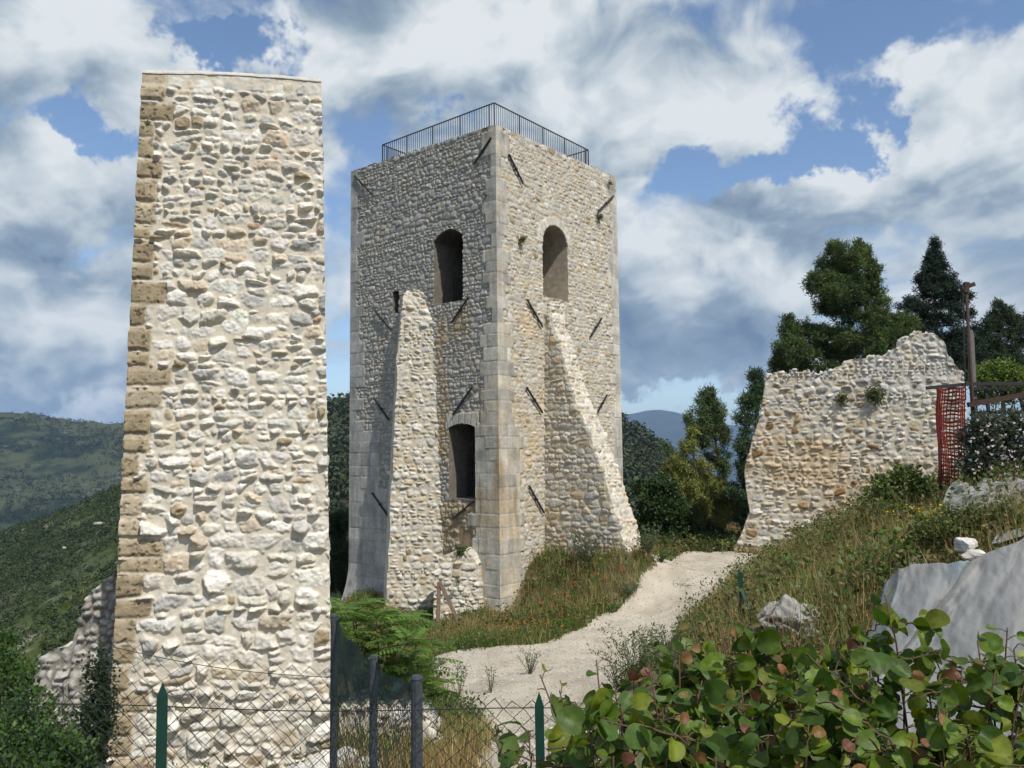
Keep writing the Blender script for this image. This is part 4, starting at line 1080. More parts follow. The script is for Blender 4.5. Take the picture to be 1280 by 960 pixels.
conifer('pine_tree', 'dark pine peeping past the left edge of the ruined wall', on(P(950, 660, 42)[0], 42),
        [(944, 470, 7, 9), (950, 486, 11, 12), (938, 505, 13, 12), (930, 522, 10, 10), (945, 535, 17, 15), (932, 560, 13, 16), (938, 590, 17, 17), (925, 615, 16, 16), (930, 645, 20, 18)], 42, (0.034, 0.056, 0.026), per=9, needles=65, trunk_r=0.15, group=TG)
conifer('pine_tree', 'dark pine in the gap between the pillar and the tower', on(P(424, 760, 44)[0], 44),
        [(432, 655, 12, 16), (418, 660, 14, 20), (428, 695, 20, 24), (418, 725, 18, 18), (436, 725, 14, 18)], 44, (0.022, 0.036, 0.016), per=9, needles=60, trunk_r=0.13)
broadleaf('bush', 'dense dark green bush beside the buttress under the yellowish pine', on(P(835, 680, 42)[0], 42),
        [(828, 610, 18, 14), (815, 632, 18, 18), (838, 640, 26, 20), (812, 655, 18, 14), (845, 662, 30, 14), (880, 668, 24, 12), (800, 610, 8, 10)], 42, (0.048, 0.080, 0.026), per=12, leaves=34, ls=0.17, trunk_r=0.05, group='bushes', spread=.3)
broadleaf('bush', 'light green leafy bush behind the wire panel at the right edge', on(P(1245, 560, 30)[0], 30),
        [(1228, 472, 18, 12), (1248, 464, 20, 14), (1272, 470, 18, 12), (1240, 488, 26, 14), (1270, 488, 22, 14)], 30, (0.12, 0.165, 0.035), per=14, leaves=30, ls=0.12, trunk_r=0.04, group='bushes', spread=.22)
# bushes at the lower left
broadleaf('bush', 'sprawling green bush in the lower left corner behind the wire fence', on(P(20, 990, 8.4)[0], 8.4),
        [(-15, 815, 28, 28, 3), (2, 855, 36, 34, 1.5), (22, 905, 44, 40), (62, 940, 36, 34), (15, 950, 60, 40, -.5), (95, 950, 22, 26)], 8.4, (0.045, 0.092, 0.022), per=46, leaves=32, ls=0.052, trunk_r=0.025, group='bushes', spread=.13, young=(0.085, 0.14, 0.03))
broadleaf('bush', 'dark shaded bush growing against the left side of the tall pillar', on(P(110, 990, 9.6)[0], 9.6),
        [(126, 838, 10, 24), (122, 870, 14, 26), (124, 905, 16, 40), (108, 930, 24, 36)], 9.6, (0.024, 0.042, 0.015), per=44, leaves=32, ls=0.05, trunk_r=0.022, group='bushes', spread=.14)

# far scrub and woods: leafy clumps too many to count
def far_scrub(name, n, xr, yr, zf, keep, size, col, leaves=22, tall=1.0):
    x = rng.uniform(*xr, n); y = rng.uniform(*yr, n); k = keep(x, y); x, y = x[k], y[k]; n = len(x)
    s = rng.uniform(*size, n) * rng.choice([.6, 1, 1, 1.4], n); z = zf(x, y)
    d = rand_dirs(n * leaves, 0.4); rad = rng.uniform(.5, 1, (n * leaves, 1))
    S = np.repeat(s, leaves)[:, None]
    c = np.repeat(np.stack([x, y, z], -1), leaves, 0) + d * rad * S * np.array([1, 1, tall]) + np.array([0, 0, 0.45 * tall]) * S
    cc = np.repeat(np.array(col) * rng.uniform(.6, 1.4, (n, 1)) * (1 + rng.normal(0, .1, (n, 3))), leaves, 0)
    nrm = np.cross(d, rand_dirs(len(d)))
    nrm /= np.linalg.norm(nrm, axis=1)[:, None] + 1e-9
    dd = np.cross(nrm, d) * .6 + d * .4
    v, q, cl = blades_quads(c - dd * S * .3, dd, S[:, 0] * .75, S[:, 0] * .33, cc, nrm)
    o = mesh_np(name, v, q, M['needle'], None, np.clip(cl, .003, 1), False); tag(o, kind='stuff'); return o
def zn(x, y): return z_near(x, y) + 1.0 * fbm(x / 7, y / 7, 80, 4, 0.6)
far_scrub('scrub', 60000, (-330, -60), (95, 425), zn, lambda x, y: (fbm(x / 28, y / 28, 170) + rng.normal(0, .3, len(x)) > -0.18) & (x * 420 / y < -75) & (x / y > -0.78), (0.5, 1.25), (0.040, 0.058, 0.020), 10)
far_scrub('woods', 17000, (-110, 180), (210, 428), zn, lambda x, y: (woods(x, y) > rng.random(len(x)) * .9) & (x * 420 / y > -105) & (fbm(x / 14, y / 26, 115, 4) < 0.42), (1.1, 2.3), (0.052, 0.066, 0.036), 16, 1.9)
far_scrub('woods', 26000, (-1300, -200), (800, 1720), lambda x, y: z_far(x, y) + 5 * fbm(x / 24, y / 24, 80, 4, .6), lambda x, y: (fbm(x / 120, y / 120, 180) + rng.normal(0, .25, len(x)) > -0.02) & (x / y > -0.8), (2.2, 4.6), (0.026, 0.037, 0.021), 8)

# ---------------------------------------------------------------- grass
def seg_dist(px_, py_, poly):
    return None
TWF = np.array([TC + (-UL - VR) * .1, TC + UL * TW, TC + UL * TW + VR * TW, TC + VR * TW])
SPUR = np.array([TC + VR * 2.6, TC + VR * 2.6 + NR * 4.0, TC + VR * 4.2 + NR * 4.0, TC + VR * 4.2])
WEDGE = np.array([TC + UL * 2.8, TC + UL * 5.3 + NL * 1.35, TC + UL * 7 ])
WALLF = np.array([A0[:2], B0[:2], B0[:2] - nrw * 1.5, A0[:2] - nrw * 1.5]) if nrw[1] < 0 else np.array([A0[:2], B0[:2], B0[:2] + nrw * 1.5, A0[:2] + nrw * 1.5])
def grow(n, xr, yr, keep):
    x = rng.uniform(*xr, n); y = rng.uniform(*yr, n)
    k = ~in_path(x + rng.normal(0, .13, len(x)), y + rng.normal(0, .16, len(x)), .25) & ~inside(TWF, x, y) & ~inside(SPUR, x, y) & ~inside(WEDGE, x, y) & ~inside(WALLF, x, y) & keep(x, y)
    return x[k], y[k]
def grass(name, x, y, h, w, colors, wts, lean=0.35, patch=0.8):
    n = len(x); base = np.stack([x, y, T(x, y) - 0.02], -1)
    hv = h * rng.uniform(.45, 1.15, n) * (1 + 0.5 * fbm(x * .8, y * .8, 190, 2))
    a = rng.uniform(0, 6.283, n); ln = rng.uniform(.05, 1, n) * lean
    d = np.stack([np.cos(a) * ln, np.sin(a) * ln, np.ones(n)], -1); d /= np.linalg.norm(d, axis=1)[:, None]
    d2 = d + np.stack([np.cos(a), np.sin(a), -0.4 * np.ones(n)], -1) * (ln * 0.9)[:, None]
    f_ = rng.uniform(0, 6.283, n); s = np.stack([np.cos(f_), np.sin(f_), 0 * f_], -1)
    wv = (w * rng.uniform(.6, 1.4, n))[:, None]
    mid = base + d * (hv * .55)[:, None]; tip = mid + d2 * (hv * .45)[:, None]
    v = np.stack([base - s * wv, base + s * wv, mid - s * wv * .75, mid + s * wv * .75, tip], 1).reshape(-1, 3)
    i = np.arange(n)[:, None] * 5
    q = np.hstack([i, i + 1, i + 3, i + 2]); t = np.hstack([i + 2, i + 3, i + 4])
    field = fbm(x * patch, y * patch, 200, 3); r = rng.random(n) * .55 + (field + .5) * .45
    r = np.clip((np.argsort(np.argsort(r)) + .5) / n, 0, 1)
    ci = np.searchsorted(np.cumsum(np.array(wts) / np.sum(wts)), r).clip(0, len(colors) - 1)
    c = np.array(colors)[ci] * rng.uniform(.7, 1.3, (n, 1))
    o = mesh_np(name, v, [q, t], M['grass'], None, np.repeat(np.clip(c, .005, 1), 5, 0), False); tag(o, kind='stuff'); return o
GC = [(0.085, 0.15, 0.030), (0.13, 0.175, 0.042), (0.20, 0.195, 0.06), (0.36, 0.285, 0.13), (0.47, 0.38, 0.20), (0.27, 0.16, 0.075)]
MOUND = np.array([hit(*p)[:2] for p in [(545, 800), (600, 814), (668, 810), (696, 800), (745, 775), (793, 747), (806, 724), (826, 700), (806, 686), (745, 690), (700, 692), (662, 705), (648, 768), (612, 778), (560, 786)]])
x, y = grow(90000, (-3, 8), (23, 38), lambda x, y: inside(MOUND, x, y)); grass('grass', x, y, 0.42, 0.007, GC, [2.2, 2.2, 1.8, 1.4, .9, .7], patch=.45)
x, y = grow(16000, (-1, 8), (24, 38), lambda x, y: inside(MOUND, x, y) & (y > 27.5)); grass('grass', x, y, 0.8, 0.006, GC, [.6, .8, 1, 1.6, 1.4, .9])
# bank on the right
def bank(x, y):
    px_ = 640 + FPX * x / y
    return (x > 0.15 * y + 1.0) & ~((px_ > 1085) & (y < 9.6)) & (x < 0.72 * y)
x, y = grow(170000, (2.5, 18), (9, 34), lambda x, y: bank(x, y) & (rng.random(len(x)) < np.clip(20 / y, .3, 1))); grass('grass', x, y, 0.40, 0.006, GC, [1.2, 1.6, 1.9, 1.5, .8, 1.4], patch=.4)
x, y = grow(30000, (2.5, 18), (9, 30), lambda x, y: bank(x, y)); grass('grass', x, y, 0.75, 0.005, GC, [.4, .7, 1.3, 1.8, 1.0, 1.5])
x, y = grow(16000, (1.2, 16), (4.5, 10), lambda x, y: ~((x > 2.2 * (y / 7)) & (x < 8.5) & (y > 5.2) & (y < 9.3)) & (x > .25 * y)); grass('grass', x, y, .38, .006, GC, [1.2, 1.6, 1.9, 1.5, .8, 1.4], patch=.4)
x, y = grow(30000, (3, 17), (33, 48), lambda x, y: np.ones(len(x), bool)); grass('grass', x, y, 0.45, 0.012, GC, [1.2, 1.4, 1.8, 1.6, .9, .8], patch=.3)
# verge left of the path, and dry weeds by the netted fence
x, y = grow(80000, (-7, 1.5), (12, 36), lambda x, y: (x < 0.6)); grass('grass', x, y, 0.34, 0.007, GC, [2.2, 2, 1.4, 1.2, .6, .5])
x, y = grow(9000, (-3.2, .2), (8.5, 15), lambda x, y: (x > -0.21 * y) & (x < -0.03 * y)); grass('grass', x, y, 0.55, 0.006, GC, [.6, 1, 1.4, 2, 1.2, 1.6])

# leafy undergrowth between the grasses
def undergrowth(x, y, hgt, ls, colors, k=16):
    n = len(x); hs = hgt * rng.uniform(.3, 1.2, n); base = np.stack([x, y, T(x, y)], -1)
    c = np.repeat(base, k, 0); m = len(c); H_ = np.repeat(hs, k)
    c = c + np.stack([rng.normal(0, .12, m), rng.normal(0, .12, m), rng.random(m) * H_], -1)
    cc = np.repeat(np.array(colors)[rng.integers(0, len(colors), n)] * rng.uniform(.6, 1.4, (n, 1)), k, 0) * rng.uniform(.7, 1.3, (m, 1))
    L = ls * rng.uniform(.6, 1.4, m); v, q, cl = blades_quads(c, rand_dirs(m, .35), L, L * .26, cc)
    o = mesh_np('undergrowth', v, q, M['leaf'], None, np.clip(cl, .004, 1), False); tag(o, kind='stuff')
UG = [(0.06, 0.105, 0.022), (0.085, 0.13, 0.03), (0.11, 0.13, 0.05), (0.16, 0.12, 0.05), (0.20, 0.15, 0.07)]
def patchy(x, y, s, sc_=.8, th=0.0): return fbm(x * sc_, y * sc_, s, 3) + rng.normal(0, .12, len(x)) > th
x, y = grow(5200, (-3, 8), (23, 38), lambda x, y: inside(MOUND, x, y) & patchy(x, y, 230)); undergrowth(x, y, .42, .10, UG)
x, y = grow(30000, (2.5, 18), (9, 30), lambda x, y: bank(x, y) & patchy(x, y, 234, .6, .04) & (rng.random(len(x)) < np.clip(16 / y, .3, 1))); undergrowth(x, y, .40, .075, UG)
x, y = grow(5200, (2.5, 18), (10, 30), lambda x, y: bank(x, y) & patchy(x, y, 251, .9, .16)); undergrowth(x, y, .85, .085, UG[:4], 26)
x, y = grow(1500, (-1, 8), (26, 37), lambda x, y: inside(MOUND, x, y) & patchy(x, y, 254, .9, .12)); undergrowth(x, y, .8, .10, UG[:4], 22)
x, y = grow(4200, (3, 17), (34, 46), lambda x, y: patchy(x, y, 238, .5)); undergrowth(x, y, .6, .16, UG[:4])
x, y = grow(7000, (-7, 1), (11, 34), lambda x, y: (x < .4) & patchy(x, y, 242, .6)); undergrowth(x, y, .35, .08, UG[:3])

# flowers
def dots(name, pts, r, col, var=.2, k=4):
    n = len(pts); d = rand_dirs(n * k, .6); c = np.repeat(pts, k, 0)
    cc = np.repeat(np.array(col) * rng.uniform(1 - var, 1 + var, (n, 1)), k, 0)
    v, q, cl = blades_quads(c, d, r * rng.uniform(.7, 1.3, n * k), r * .45, cc)
    o = mesh_np(name, v, q, M['petal'], None, np.clip(cl, 0, 1), False); tag(o, kind='stuff'); return o
x, y = grow(900, (-1, 7.5), (24.5, 36), lambda x, y: inside(MOUND, x, y) & (fbm(x * .7, y * .7, 211, 2) > -.1))
dots('orange_wildflowers', np.stack([x, y, T(x, y) + rng.uniform(.25, .5, len(x))], -1), .035, (0.62, 0.24, 0.02))
yb = np.array([hit(px_, py_) for px_, py_ in zip(rng.normal(1150, 22, 160), rng.normal(668, 16, 160))]); yb[:, 2] += rng.uniform(.15, .55, 160)
dots('yellow_wildflowers', yb, .035, (0.75, 0.58, 0.03))
x, y = grow(500, (3, 16), (11, 28), bank); dots('yellow_wildflowers', np.stack([x, y, T(x, y) + rng.uniform(.2, .5, len(x))], -1), .025, (0.62, 0.45, 0.04))
for px_, py_ in [(717, 737), (693, 753), (692, 765), (677, 767), (633, 780), (706, 746), (668, 776), (742, 726), (758, 733), (684, 742), (896, 748), (700, 772), (655, 784), (779, 722)]:
    g_ = hit(px_, py_ + 12); hh = rng.uniform(.42, .58)
    root = empty('poppy', g_); tag(root, 'red poppy flowering in the grass beside the gravel path', 'flower', 'poppies in the grass')
    b = MB(); top = g_ + np.array([rng.normal(0, .05), rng.normal(0, .05), hh]); b.tube(np.array([g_, (g_ + top) / 2 + .02, top]), .005, 4, (0.08, 0.12, 0.04)); b.build('stem', M['grass'], root)
    d = np.array([[math.cos(a), math.sin(a), .55] for a in np.arange(5) * 1.2566]); d /= np.linalg.norm(d, axis=1)[:, None]
    sd = np.array([[-math.sin(a), math.cos(a), 0] for a in np.arange(5) * 1.2566])
    v, q, cl = blades_quads(np.repeat(top[None], 5, 0), d, .085, .048, np.tile((0.50, 0.02, 0.012), (5, 1)), sd)
    mesh_np('petals', v, q, M['petal'], root, cl, False); local(root)

# single weeds standing in the gravel
def weed(label, px_, py_, h, ns, spread, col=(0.075, 0.11, 0.045), leaf=.05, Ydir=0):
    g_ = hit(px_, py_); root = empty('weed', g_); tag(root, label, 'weed', 'weeds beside the path')
    b = MB(); cs, ds = [], []
    for i in range(ns):
        a = rng.uniform(0, 6.28); e = g_ + np.array([math.cos(a) * spread, math.sin(a) * spread, h * rng.uniform(.6, 1.05)])
        e = e + np.array([rng.normal(0, .35), rng.normal(0, .35), 0]) * spread; m = (g_ + e) / 2 + np.array([rng.normal(0, .3), rng.normal(0, .3), .15 * h]) * np.array([spread, spread, 1])
        pts = np.array([g_, m, e]); b.tube(pts, [.007, .005, .002], 4, (0.10, 0.12, 0.05))
        k = int(26 * h / .6); t = rng.uniform(.1, 1, k)[:, None]
        c = (1 - t) ** 2 * g_ + 2 * t * (1 - t) * m + t * t * e; c = c + rng.normal(0, .022, c.shape); cs.append(c); ds.append(rand_dirs(k, .5))
    b.build('stem', M['grass'], root)
    c = np.vstack(cs); d = np.vstack(ds); cc = np.array(col) * rng.uniform(.6, 1.5, (len(c), 1))
    v, q, cl = blades_quads(c, d, leaf * rng.uniform(.6, 1.3, len(c)), leaf * .16, cc); mesh_np('leaves', v, q, M['leaf'], root, cl, False); local(root)
weed('thin tall weed standing alone in the gravel near the netted fence', 574, 872, .85, 5, .14, leaf=.07)
weed('wispy weed with a spreading foot in the middle of the gravel', 614, 868, .75, 4, .10, leaf=.06)
weed('small grey green bushy weed at the gravel edge by the brown leaves', 663, 845, .75, 14, .22, (0.11, 0.14, 0.075))
weed('low dark tuft lying flat in the gravel near the left verge', 551, 830, .22, 12, .3, (0.04, 0.065, 0.025))
weed('flat green tuft in the far part of the gravel path', 853, 731, .10, 14, .45, (0.07, 0.085, 0.03), .09)
weed('leafy green weed low on the mound edge beside the path', 767, 764, .3, 16, .35, (0.09, 0.15, 0.035), .11)
weed('blue green spreading weed on the mound edge above the path', 783, 745, .45, 18, .45, (0.07, 0.105, 0.07), .1)
weed('tall greyish shrubby weed on top of the grassy mound', 733, 712, 1.5, 16, .5, (0.12, 0.145, 0.085), .11)
weed('pale upright weed at the foot of the raking buttress', 808, 700, 1.3, 14, .35, (0.10, 0.13, 0.07), .11)
weed('dark green weed at the far left edge of the path', 826, 704, .5, 14, .4, (0.05, 0.08, 0.03), .1)
weed('tall seeding weed clump rising behind the round leaves', 800, 858, 1.1, 26, .55, (0.075, 0.105, 0.035), .075)
weed('spreading weed clump above the round leaves beside the bank', 835, 852, .8, 24, .5, (0.085, 0.115, 0.04), .075)
weed('grassy weed clump rooted at the lower path edge', 775, 868, .7, 22, .4, (0.10, 0.12, 0.04), .07)
# plants rooted in the masonry
def tuft(label, pos, n, r, col, droop=0.0):
    root = empty('wall_plant', pos); tag(root, label, 'plant', 'plants rooted in the masonry')
    d = rand_dirs(n, .3); d[:, 2] -= droop; c = pos + rand_dirs(n) * (rng.random((n, 1))) * r * .8
    cc = np.array(col) * rng.uniform(.6, 1.5, (n, 1))
    v, q, cl = blades_quads(c, d, r * .55, r * .07, cc); mesh_np('leaves', v, q, M['leaf'], root, cl, False)
    b = MB(); b.tube(np.array([pos + np.array([0, .12, 0]), pos, pos + np.array([0, -.05, -.02])]), .02, 5); b.build('stem', M['bark'], root); local(root)
tuft('yellow green tuft growing from the tower wall left of the right hand window', tp(np.array(1.42), 8.35, VR, NR, np.array(.12)), 160, .24, (0.12, 0.12, 0.03))
tuft('small green tuft high at the right corner of the tower top', tp(np.array(8.05), 12.35, VR, NR, np.array(.08)), 90, .2, (0.07, 0.09, 0.03), .3)
tuft('hanging dark tuft below the topmost right iron bar', tp(np.array(7.1), 10.6, VR, NR, np.array(.08)), 130, .26, (0.07, 0.085, 0.035), .6)
tuft('green tuft on top of the wall stub at the tower foot', tp(np.array(1.5), -3.7, UL, NL, np.array(.5)), 220, .34, (0.06, 0.1, 0.03))
tuft('tiny tuft low on the wall stub at the tower foot', tp(np.array(1.25), -4.75, UL, NL, np.array(.95)), 80, .18, (0.06, 0.1, 0.03))
tuft('dark spot of growth beside the tower corner quoins', tp(np.array(.5), 9.95, UL, NL, np.array(.05)), 40, .14, (0.06, 0.06, 0.03), .3)
wn3 = np.array([*nrw, 0]) * (1 if nrw[1] < 0 else -1)
def wall_pt(px_, py_, p=.12): u, z = ru(px_, py_); q = A0[:2] + u * dxy; return np.array([*q, z]) + wn3 * p
tuft('round green tuft on the face of the ruined wall', wall_pt(1052, 499), 240, .36, (0.085, 0.10, 0.035))
tuft('wide drooping green tuft right of the round one on the ruined wall', wall_pt(1093, 492), 380, .5, (0.08, 0.095, 0.035), .5)

# tree of heaven: pinnate leaves
def pinnate(root_pts, label, base):
    root = empty('sapling', base); tag(root, label, 'tree')
    b = MB(); cs, ds, Ls, ss, cc = [], [], [], [], []
    for p0, dirv, L, young in root_pts:
        d = np.asarray(dirv, float); d /= np.linalg.norm(d)
        t = np.linspace(0, 1, 9)[:, None]; path = p0 + d * L * t + np.array([0, 0, -1.0]) * (t ** 2) * L * .38
        b.tube(path, np.linspace(.007, .002, 9), 4, (0.16, 0.12, 0.05) if young else (0.11, 0.13, 0.05), cap=False)
        side = np.cross(d, [0, 0, 1]); side /= np.linalg.norm(side) + 1e-9
        for k in range(12):
            tt = .15 + .85 * k / 12; q = p0 + d * L * tt + np.array([0, 0, -1.0]) * tt ** 2 * L * .38
            for sgn in (-1, 1):
                dd = side * sgn + d * .35 + np.array([0, 0, -.35 + rng.normal(0, .12)]); dd /= np.linalg.norm(dd)
                cs.append(q); ds.append(dd); Ls.append(L * .2 * (1 - .35 * tt) * rng.uniform(.85, 1.15)); ss.append(np.cross(dd, np.cross(d, dd) + 0.0)); 
                cc.append(np.array((0.19, 0.13, 0.04) if young else (0.092, 0.165, 0.030)) * rng.uniform(.75, 1.3))
    b.build('stalk', M['leaf'], root)
    cs, ds, ss = np.array(cs), np.array(ds), np.array(ss); ss /= np.linalg.norm(ss, axis=1)[:, None] + 1e-9
    v, q, cl = blades_quads(cs, ds, np.array(Ls), np.array(Ls) * .19, np.array([np.array(c) for c in cc]), ss)
    mesh_np('leaves', v, q, M['leaf'], root, cl, False)
    return root
tips = [(438, 762), (445, 775), (488, 778), (512, 800), (498, 800), (425, 815), (530, 860), (515, 830), (452, 800), (478, 790), (492, 822), (470, 838), (440, 835), (508, 845), (455, 862), (425, 790), (500, 868), (520, 872), (430, 760), (470, 770)]
lst = []
bs = on(P(462, 900, 14.0)[0], 14.0)
stem_b = MB()
for i, (px_, py_) in enumerate(tips):
    p0 = P(px_, py_, 14.0 + rng.uniform(-1, .8)); stem_b.tube(np.array([bs + rng.normal(0, .12, 3) * np.array([1, 1, 0]), (bs + p0) / 2 + rng.normal(0, .1, 3), p0]), [.025, .018, .01], 6)
    for k in range(9):
        a = k * 0.72 + rng.uniform(0, .8); lst.append((p0 + np.array([0, 0, -.05 * (k % 3)]), (math.cos(a), math.sin(a), rng.uniform(.15, .75)), rng.uniform(.7, 1.1), k == 0 and i % 4 == 0))
ail = pinnate(lst, 'bright green sapling with long feathered leaves behind the netted fence', bs)
stem_b.build('stem', M['twig'], ail, True); local(ail)

# ---------------------------------------------------------------- rocks
def rock(name, label, c, r, seed, col, group='loose rocks', rotz=0.0, cav=0.25, white=None, sub=5, flat=0.0, cat='rock'):
    import bmesh
    bm = bmesh.new(); bmesh.ops.create_icosphere(bm, subdivisions=sub, radius=1.0)
    v = np.array([q.co[:] for q in bm.verts]); fc = np.array([[q.index for q in f_.verts] for f_ in bm.faces]); bm.free()
    g_ = np.random.default_rng(seed); dirs = g_.normal(size=(14, 3)); dirs /= np.linalg.norm(dirs, axis=1)[:, None]; off = g_.uniform(.62, .95, 14)
    off = off if sub > 3 else off
    k = np.min(np.where(v @ dirs.T > 0.05, off / np.maximum(v @ dirs.T, .05), 9), axis=1); rad = np.minimum(k, 1.1)
    w = v * rad[:, None]
    nz = fbm(w[:, 0] * 2.2 + w[:, 2], w[:, 1] * 2.2 - w[:, 2] * 1.7, seed, 5, .6) + fbm(w[:, 2] * 2.5 + 3, w[:, 0] * 2.1 + w[:, 1], seed + 5, 5, .6)
    pits = np.abs(fbm(w[:, 0] * 5 + w[:, 1] * 2, w[:, 2] * 5 - w[:, 1] * 3, seed + 11, 5, .65)); nz = nz - .8 * pits + .12
    w = w * (1 + cav * .32 * nz[:, None])
    fine = fbm(w[:, 0] * 9 + w[:, 2] * 4, w[:, 1] * 9 - w[:, 2] * 8, seed + 21, 4, .7); w = w * (1 + cav * .10 * fine[:, None]); nz = nz + .5 * fine
    w = w * np.asarray(r); ca, sa = math.cos(rotz), math.sin(rotz)
    w = np.stack([w[:, 0] * ca - w[:, 1] * sa, w[:, 0] * sa + w[:, 1] * ca, w[:, 2]], -1) + np.asarray(c)
    cc = np.array(col) * (1 + .35 * nz[:, None])
    if white is not None:
        m = sstep(nz + .6 * v[:, 2], -.1, .25)[:, None]; cc = cc * (1 - m) + m * np.array(white)
    o = mesh_np(name, w, fc, M['rock'], None, np.clip(cc, .02, .85), True); tag(o, label, cat, group, 'thing'); return o
WH = (0.58, 0.555, 0.50)
rock('boulder', 'large pitted grey boulder beside the green brace post', P(975, 795, 10.4), (.56, .5, .46), 31, (0.095, 0.085, 0.075), rotz=.4, cav=.55, white=(0.29, 0.28, 0.26), sub=6)
rock('boulder', 'smaller pitted boulder lying against the right of the large one', P(1030, 812, 10.0), (.35, .3, .30), 33, (0.2, 0.18, 0.16), cav=.55, white=(0.27, 0.26, 0.24), sub=5)
rock('rock', 'white angular rock below the boulders among the round leaves', P(1042, 838, 9.0), (.16, .14, .11), 35, WH)
rock('rock', 'rounded white rock on the upper edge of the grey sheet', P(1207, 682, 9.6), (.12, .12, .12), 37, (0.56, 0.54, 0.5))
rock('rock', 'low white rock just under the rounded one on the sheet edge', P(1217, 694, 9.4), (.12, .1, .07), 39, WH)
for i, (px_, py_, rr, lb) in enumerate([(398, 962, .24, 'white rock at the pillar foot behind the wire, nearest the pillar'), (432, 950, .17, 'pointed white rock at the pillar foot left of the first dark post'), (452, 965, .2, 'white rock at the pillar foot below the netting'),
                                        (370, 972, .2, 'half hidden white rock under the middle of the pillar foot')]):
    rock('rock', lb, P(px_, py_, 10.2), (rr * 1.15, rr, rr * .85), 41 + i, WH, cav=.3)
rock('rock', 'rounded white block at the right end of the low rubble wall', P(533, 930, 12.4), (.26, .22, .3), 47, WH)
rock('rock', 'pale outcrop alone on the scrub slope left of the pillar', P(124, 654, 330), (2.6, 2.0, .6), 49, (0.40, 0.385, 0.34), sub=3)
rock('rock', 'tiny pale outcrop lower on the scrub slope left of the pillar', P(80, 685, 270), (.8, .8, .6), 50, (0.33, 0.315, 0.28), sub=3)
# ---------------------------------------------------------------- wooden props at the tower foot
for a, c, lb in (((549, 728), (547, 790), 'upright grey plank leaning at the corner of the left buttress'), ((549, 727), (576, 783), 'slanting brown plank propped across the wall stub')):
    pa, pc = P(*a, 28.6), P(*c, 27.9)
    b = MB(); b.bar(pa, pc, .13, .06, up=(0.3, -1, 0)); b.tube(np.array([pa + (pc - pa) * .1 + np.array([0, -.05, 0]), pa + (pc - pa) * .1 + np.array([0, .05, 0])]), .018, 6)
    tag(b.build('wooden_plank', M['wood']), lb, 'plank', 'wooden props')

# ---------------------------------------------------------------- wire fences
def chainlink(mb, p0, p1, zb0, zb1, zt0, zt1, cell=.07, rad=.0022, sag=None, col=(1, 1, 1)):
    p0, p1 = np.asarray(p0, float), np.asarray(p1, float); L = np.linalg.norm(p1 - p0); n = int(L / (cell / 2))
    rows = int(max(zt0 - zb0, zt1 - zb1) / (cell / 2)) + 1
    for k in range(n):
        pts = []
        for j in range(rows + 1):
            u = (k + (j + k) % 2) / n; zt = zt0 + (zt1 - zt0) * u + (sag(u) if sag else 0)
            z = zt - j * cell / 2 * .95
            if z < zb0 + (zb1 - zb0) * u: break
            q = p0 + (p1 - p0) * u; w = .012 * math.sin(k * .37 + j * .21)
            pts.append([q[0] + .004 * math.sin(j * 1.7 + k), q[1] + w + (.004 if j % 2 else -.004), z + .004 * math.sin(k * 1.3 + j)])
        if len(pts) > 2: mb.tube(np.array(pts), rad, 3, col, cap=False)
def tpost(name, label, foot, top, mat, w=.045, pointed=True, parent=None, group=None):
    b = MB(); d = np.asarray(top) - np.asarray(foot)
    b.bar(foot, top, w, .006, up=(0, -1, 0)); b.bar(np.asarray(foot) + np.array([0, .018, 0]), np.asarray(top) + np.array([0, .018, 0]), .006, .035, up=(0, -1, 0))
    if pointed:
        t = np.asarray(top); b.add([t + [-w / 2, -.003, 0], t + [w / 2, -.003, 0], t + [0, 0, .055], t + [-w / 2, .003, 0], t + [w / 2, .003, 0]], None, [[0, 1, 2], [4, 3, 2], [3, 0, 2], [1, 4, 2]])
    o = b.build(name, mat, parent); return o
YF = 3.3
fence = empty('wire_fence', P(203, 1200, YF)); tag(fence, 'green chain link fence with pointed green posts running across the foreground', 'fence', 'wire fences')
pl_, pr_ = P(-60, 882, YF), P(800, 889, YF)
ztl, ztr = P(-60, 858, YF)[2], P(800, 878, YF)[2]
b = MB(); chainlink(b, [pl_[0], YF, 0], [pr_[0], YF, 0], -1.75, -1.75, ztl, ztr, cell=.072)
b.build('mesh', M['wire'], fence)
b = MB(); s = np.linspace(0, 1, 30)[:, None]
b.tube(pl_ + (pr_ - pl_) * s + np.array([0, 0, 1]) * .01 * np.sin(s * 9), .0022, 4, cap=False)
zz_ = np.array([0, 0, -.5]); b.tube(pl_ + (pr_ - pl_) * s + zz_, .0022, 4, cap=False); b.build('tension_wire', M['wire'], fence)
for px_, py_ in ((203, 870), (674, 882)):
    t_ = P(px_, py_, YF - .03); f_ = t_.copy(); f_[2] = -2.75; f_[0] += .01
    tpost('post', None, f_, t_, M['greenpaint'], .042 if px_ < 300 else .036, parent=fence)
local(fence)
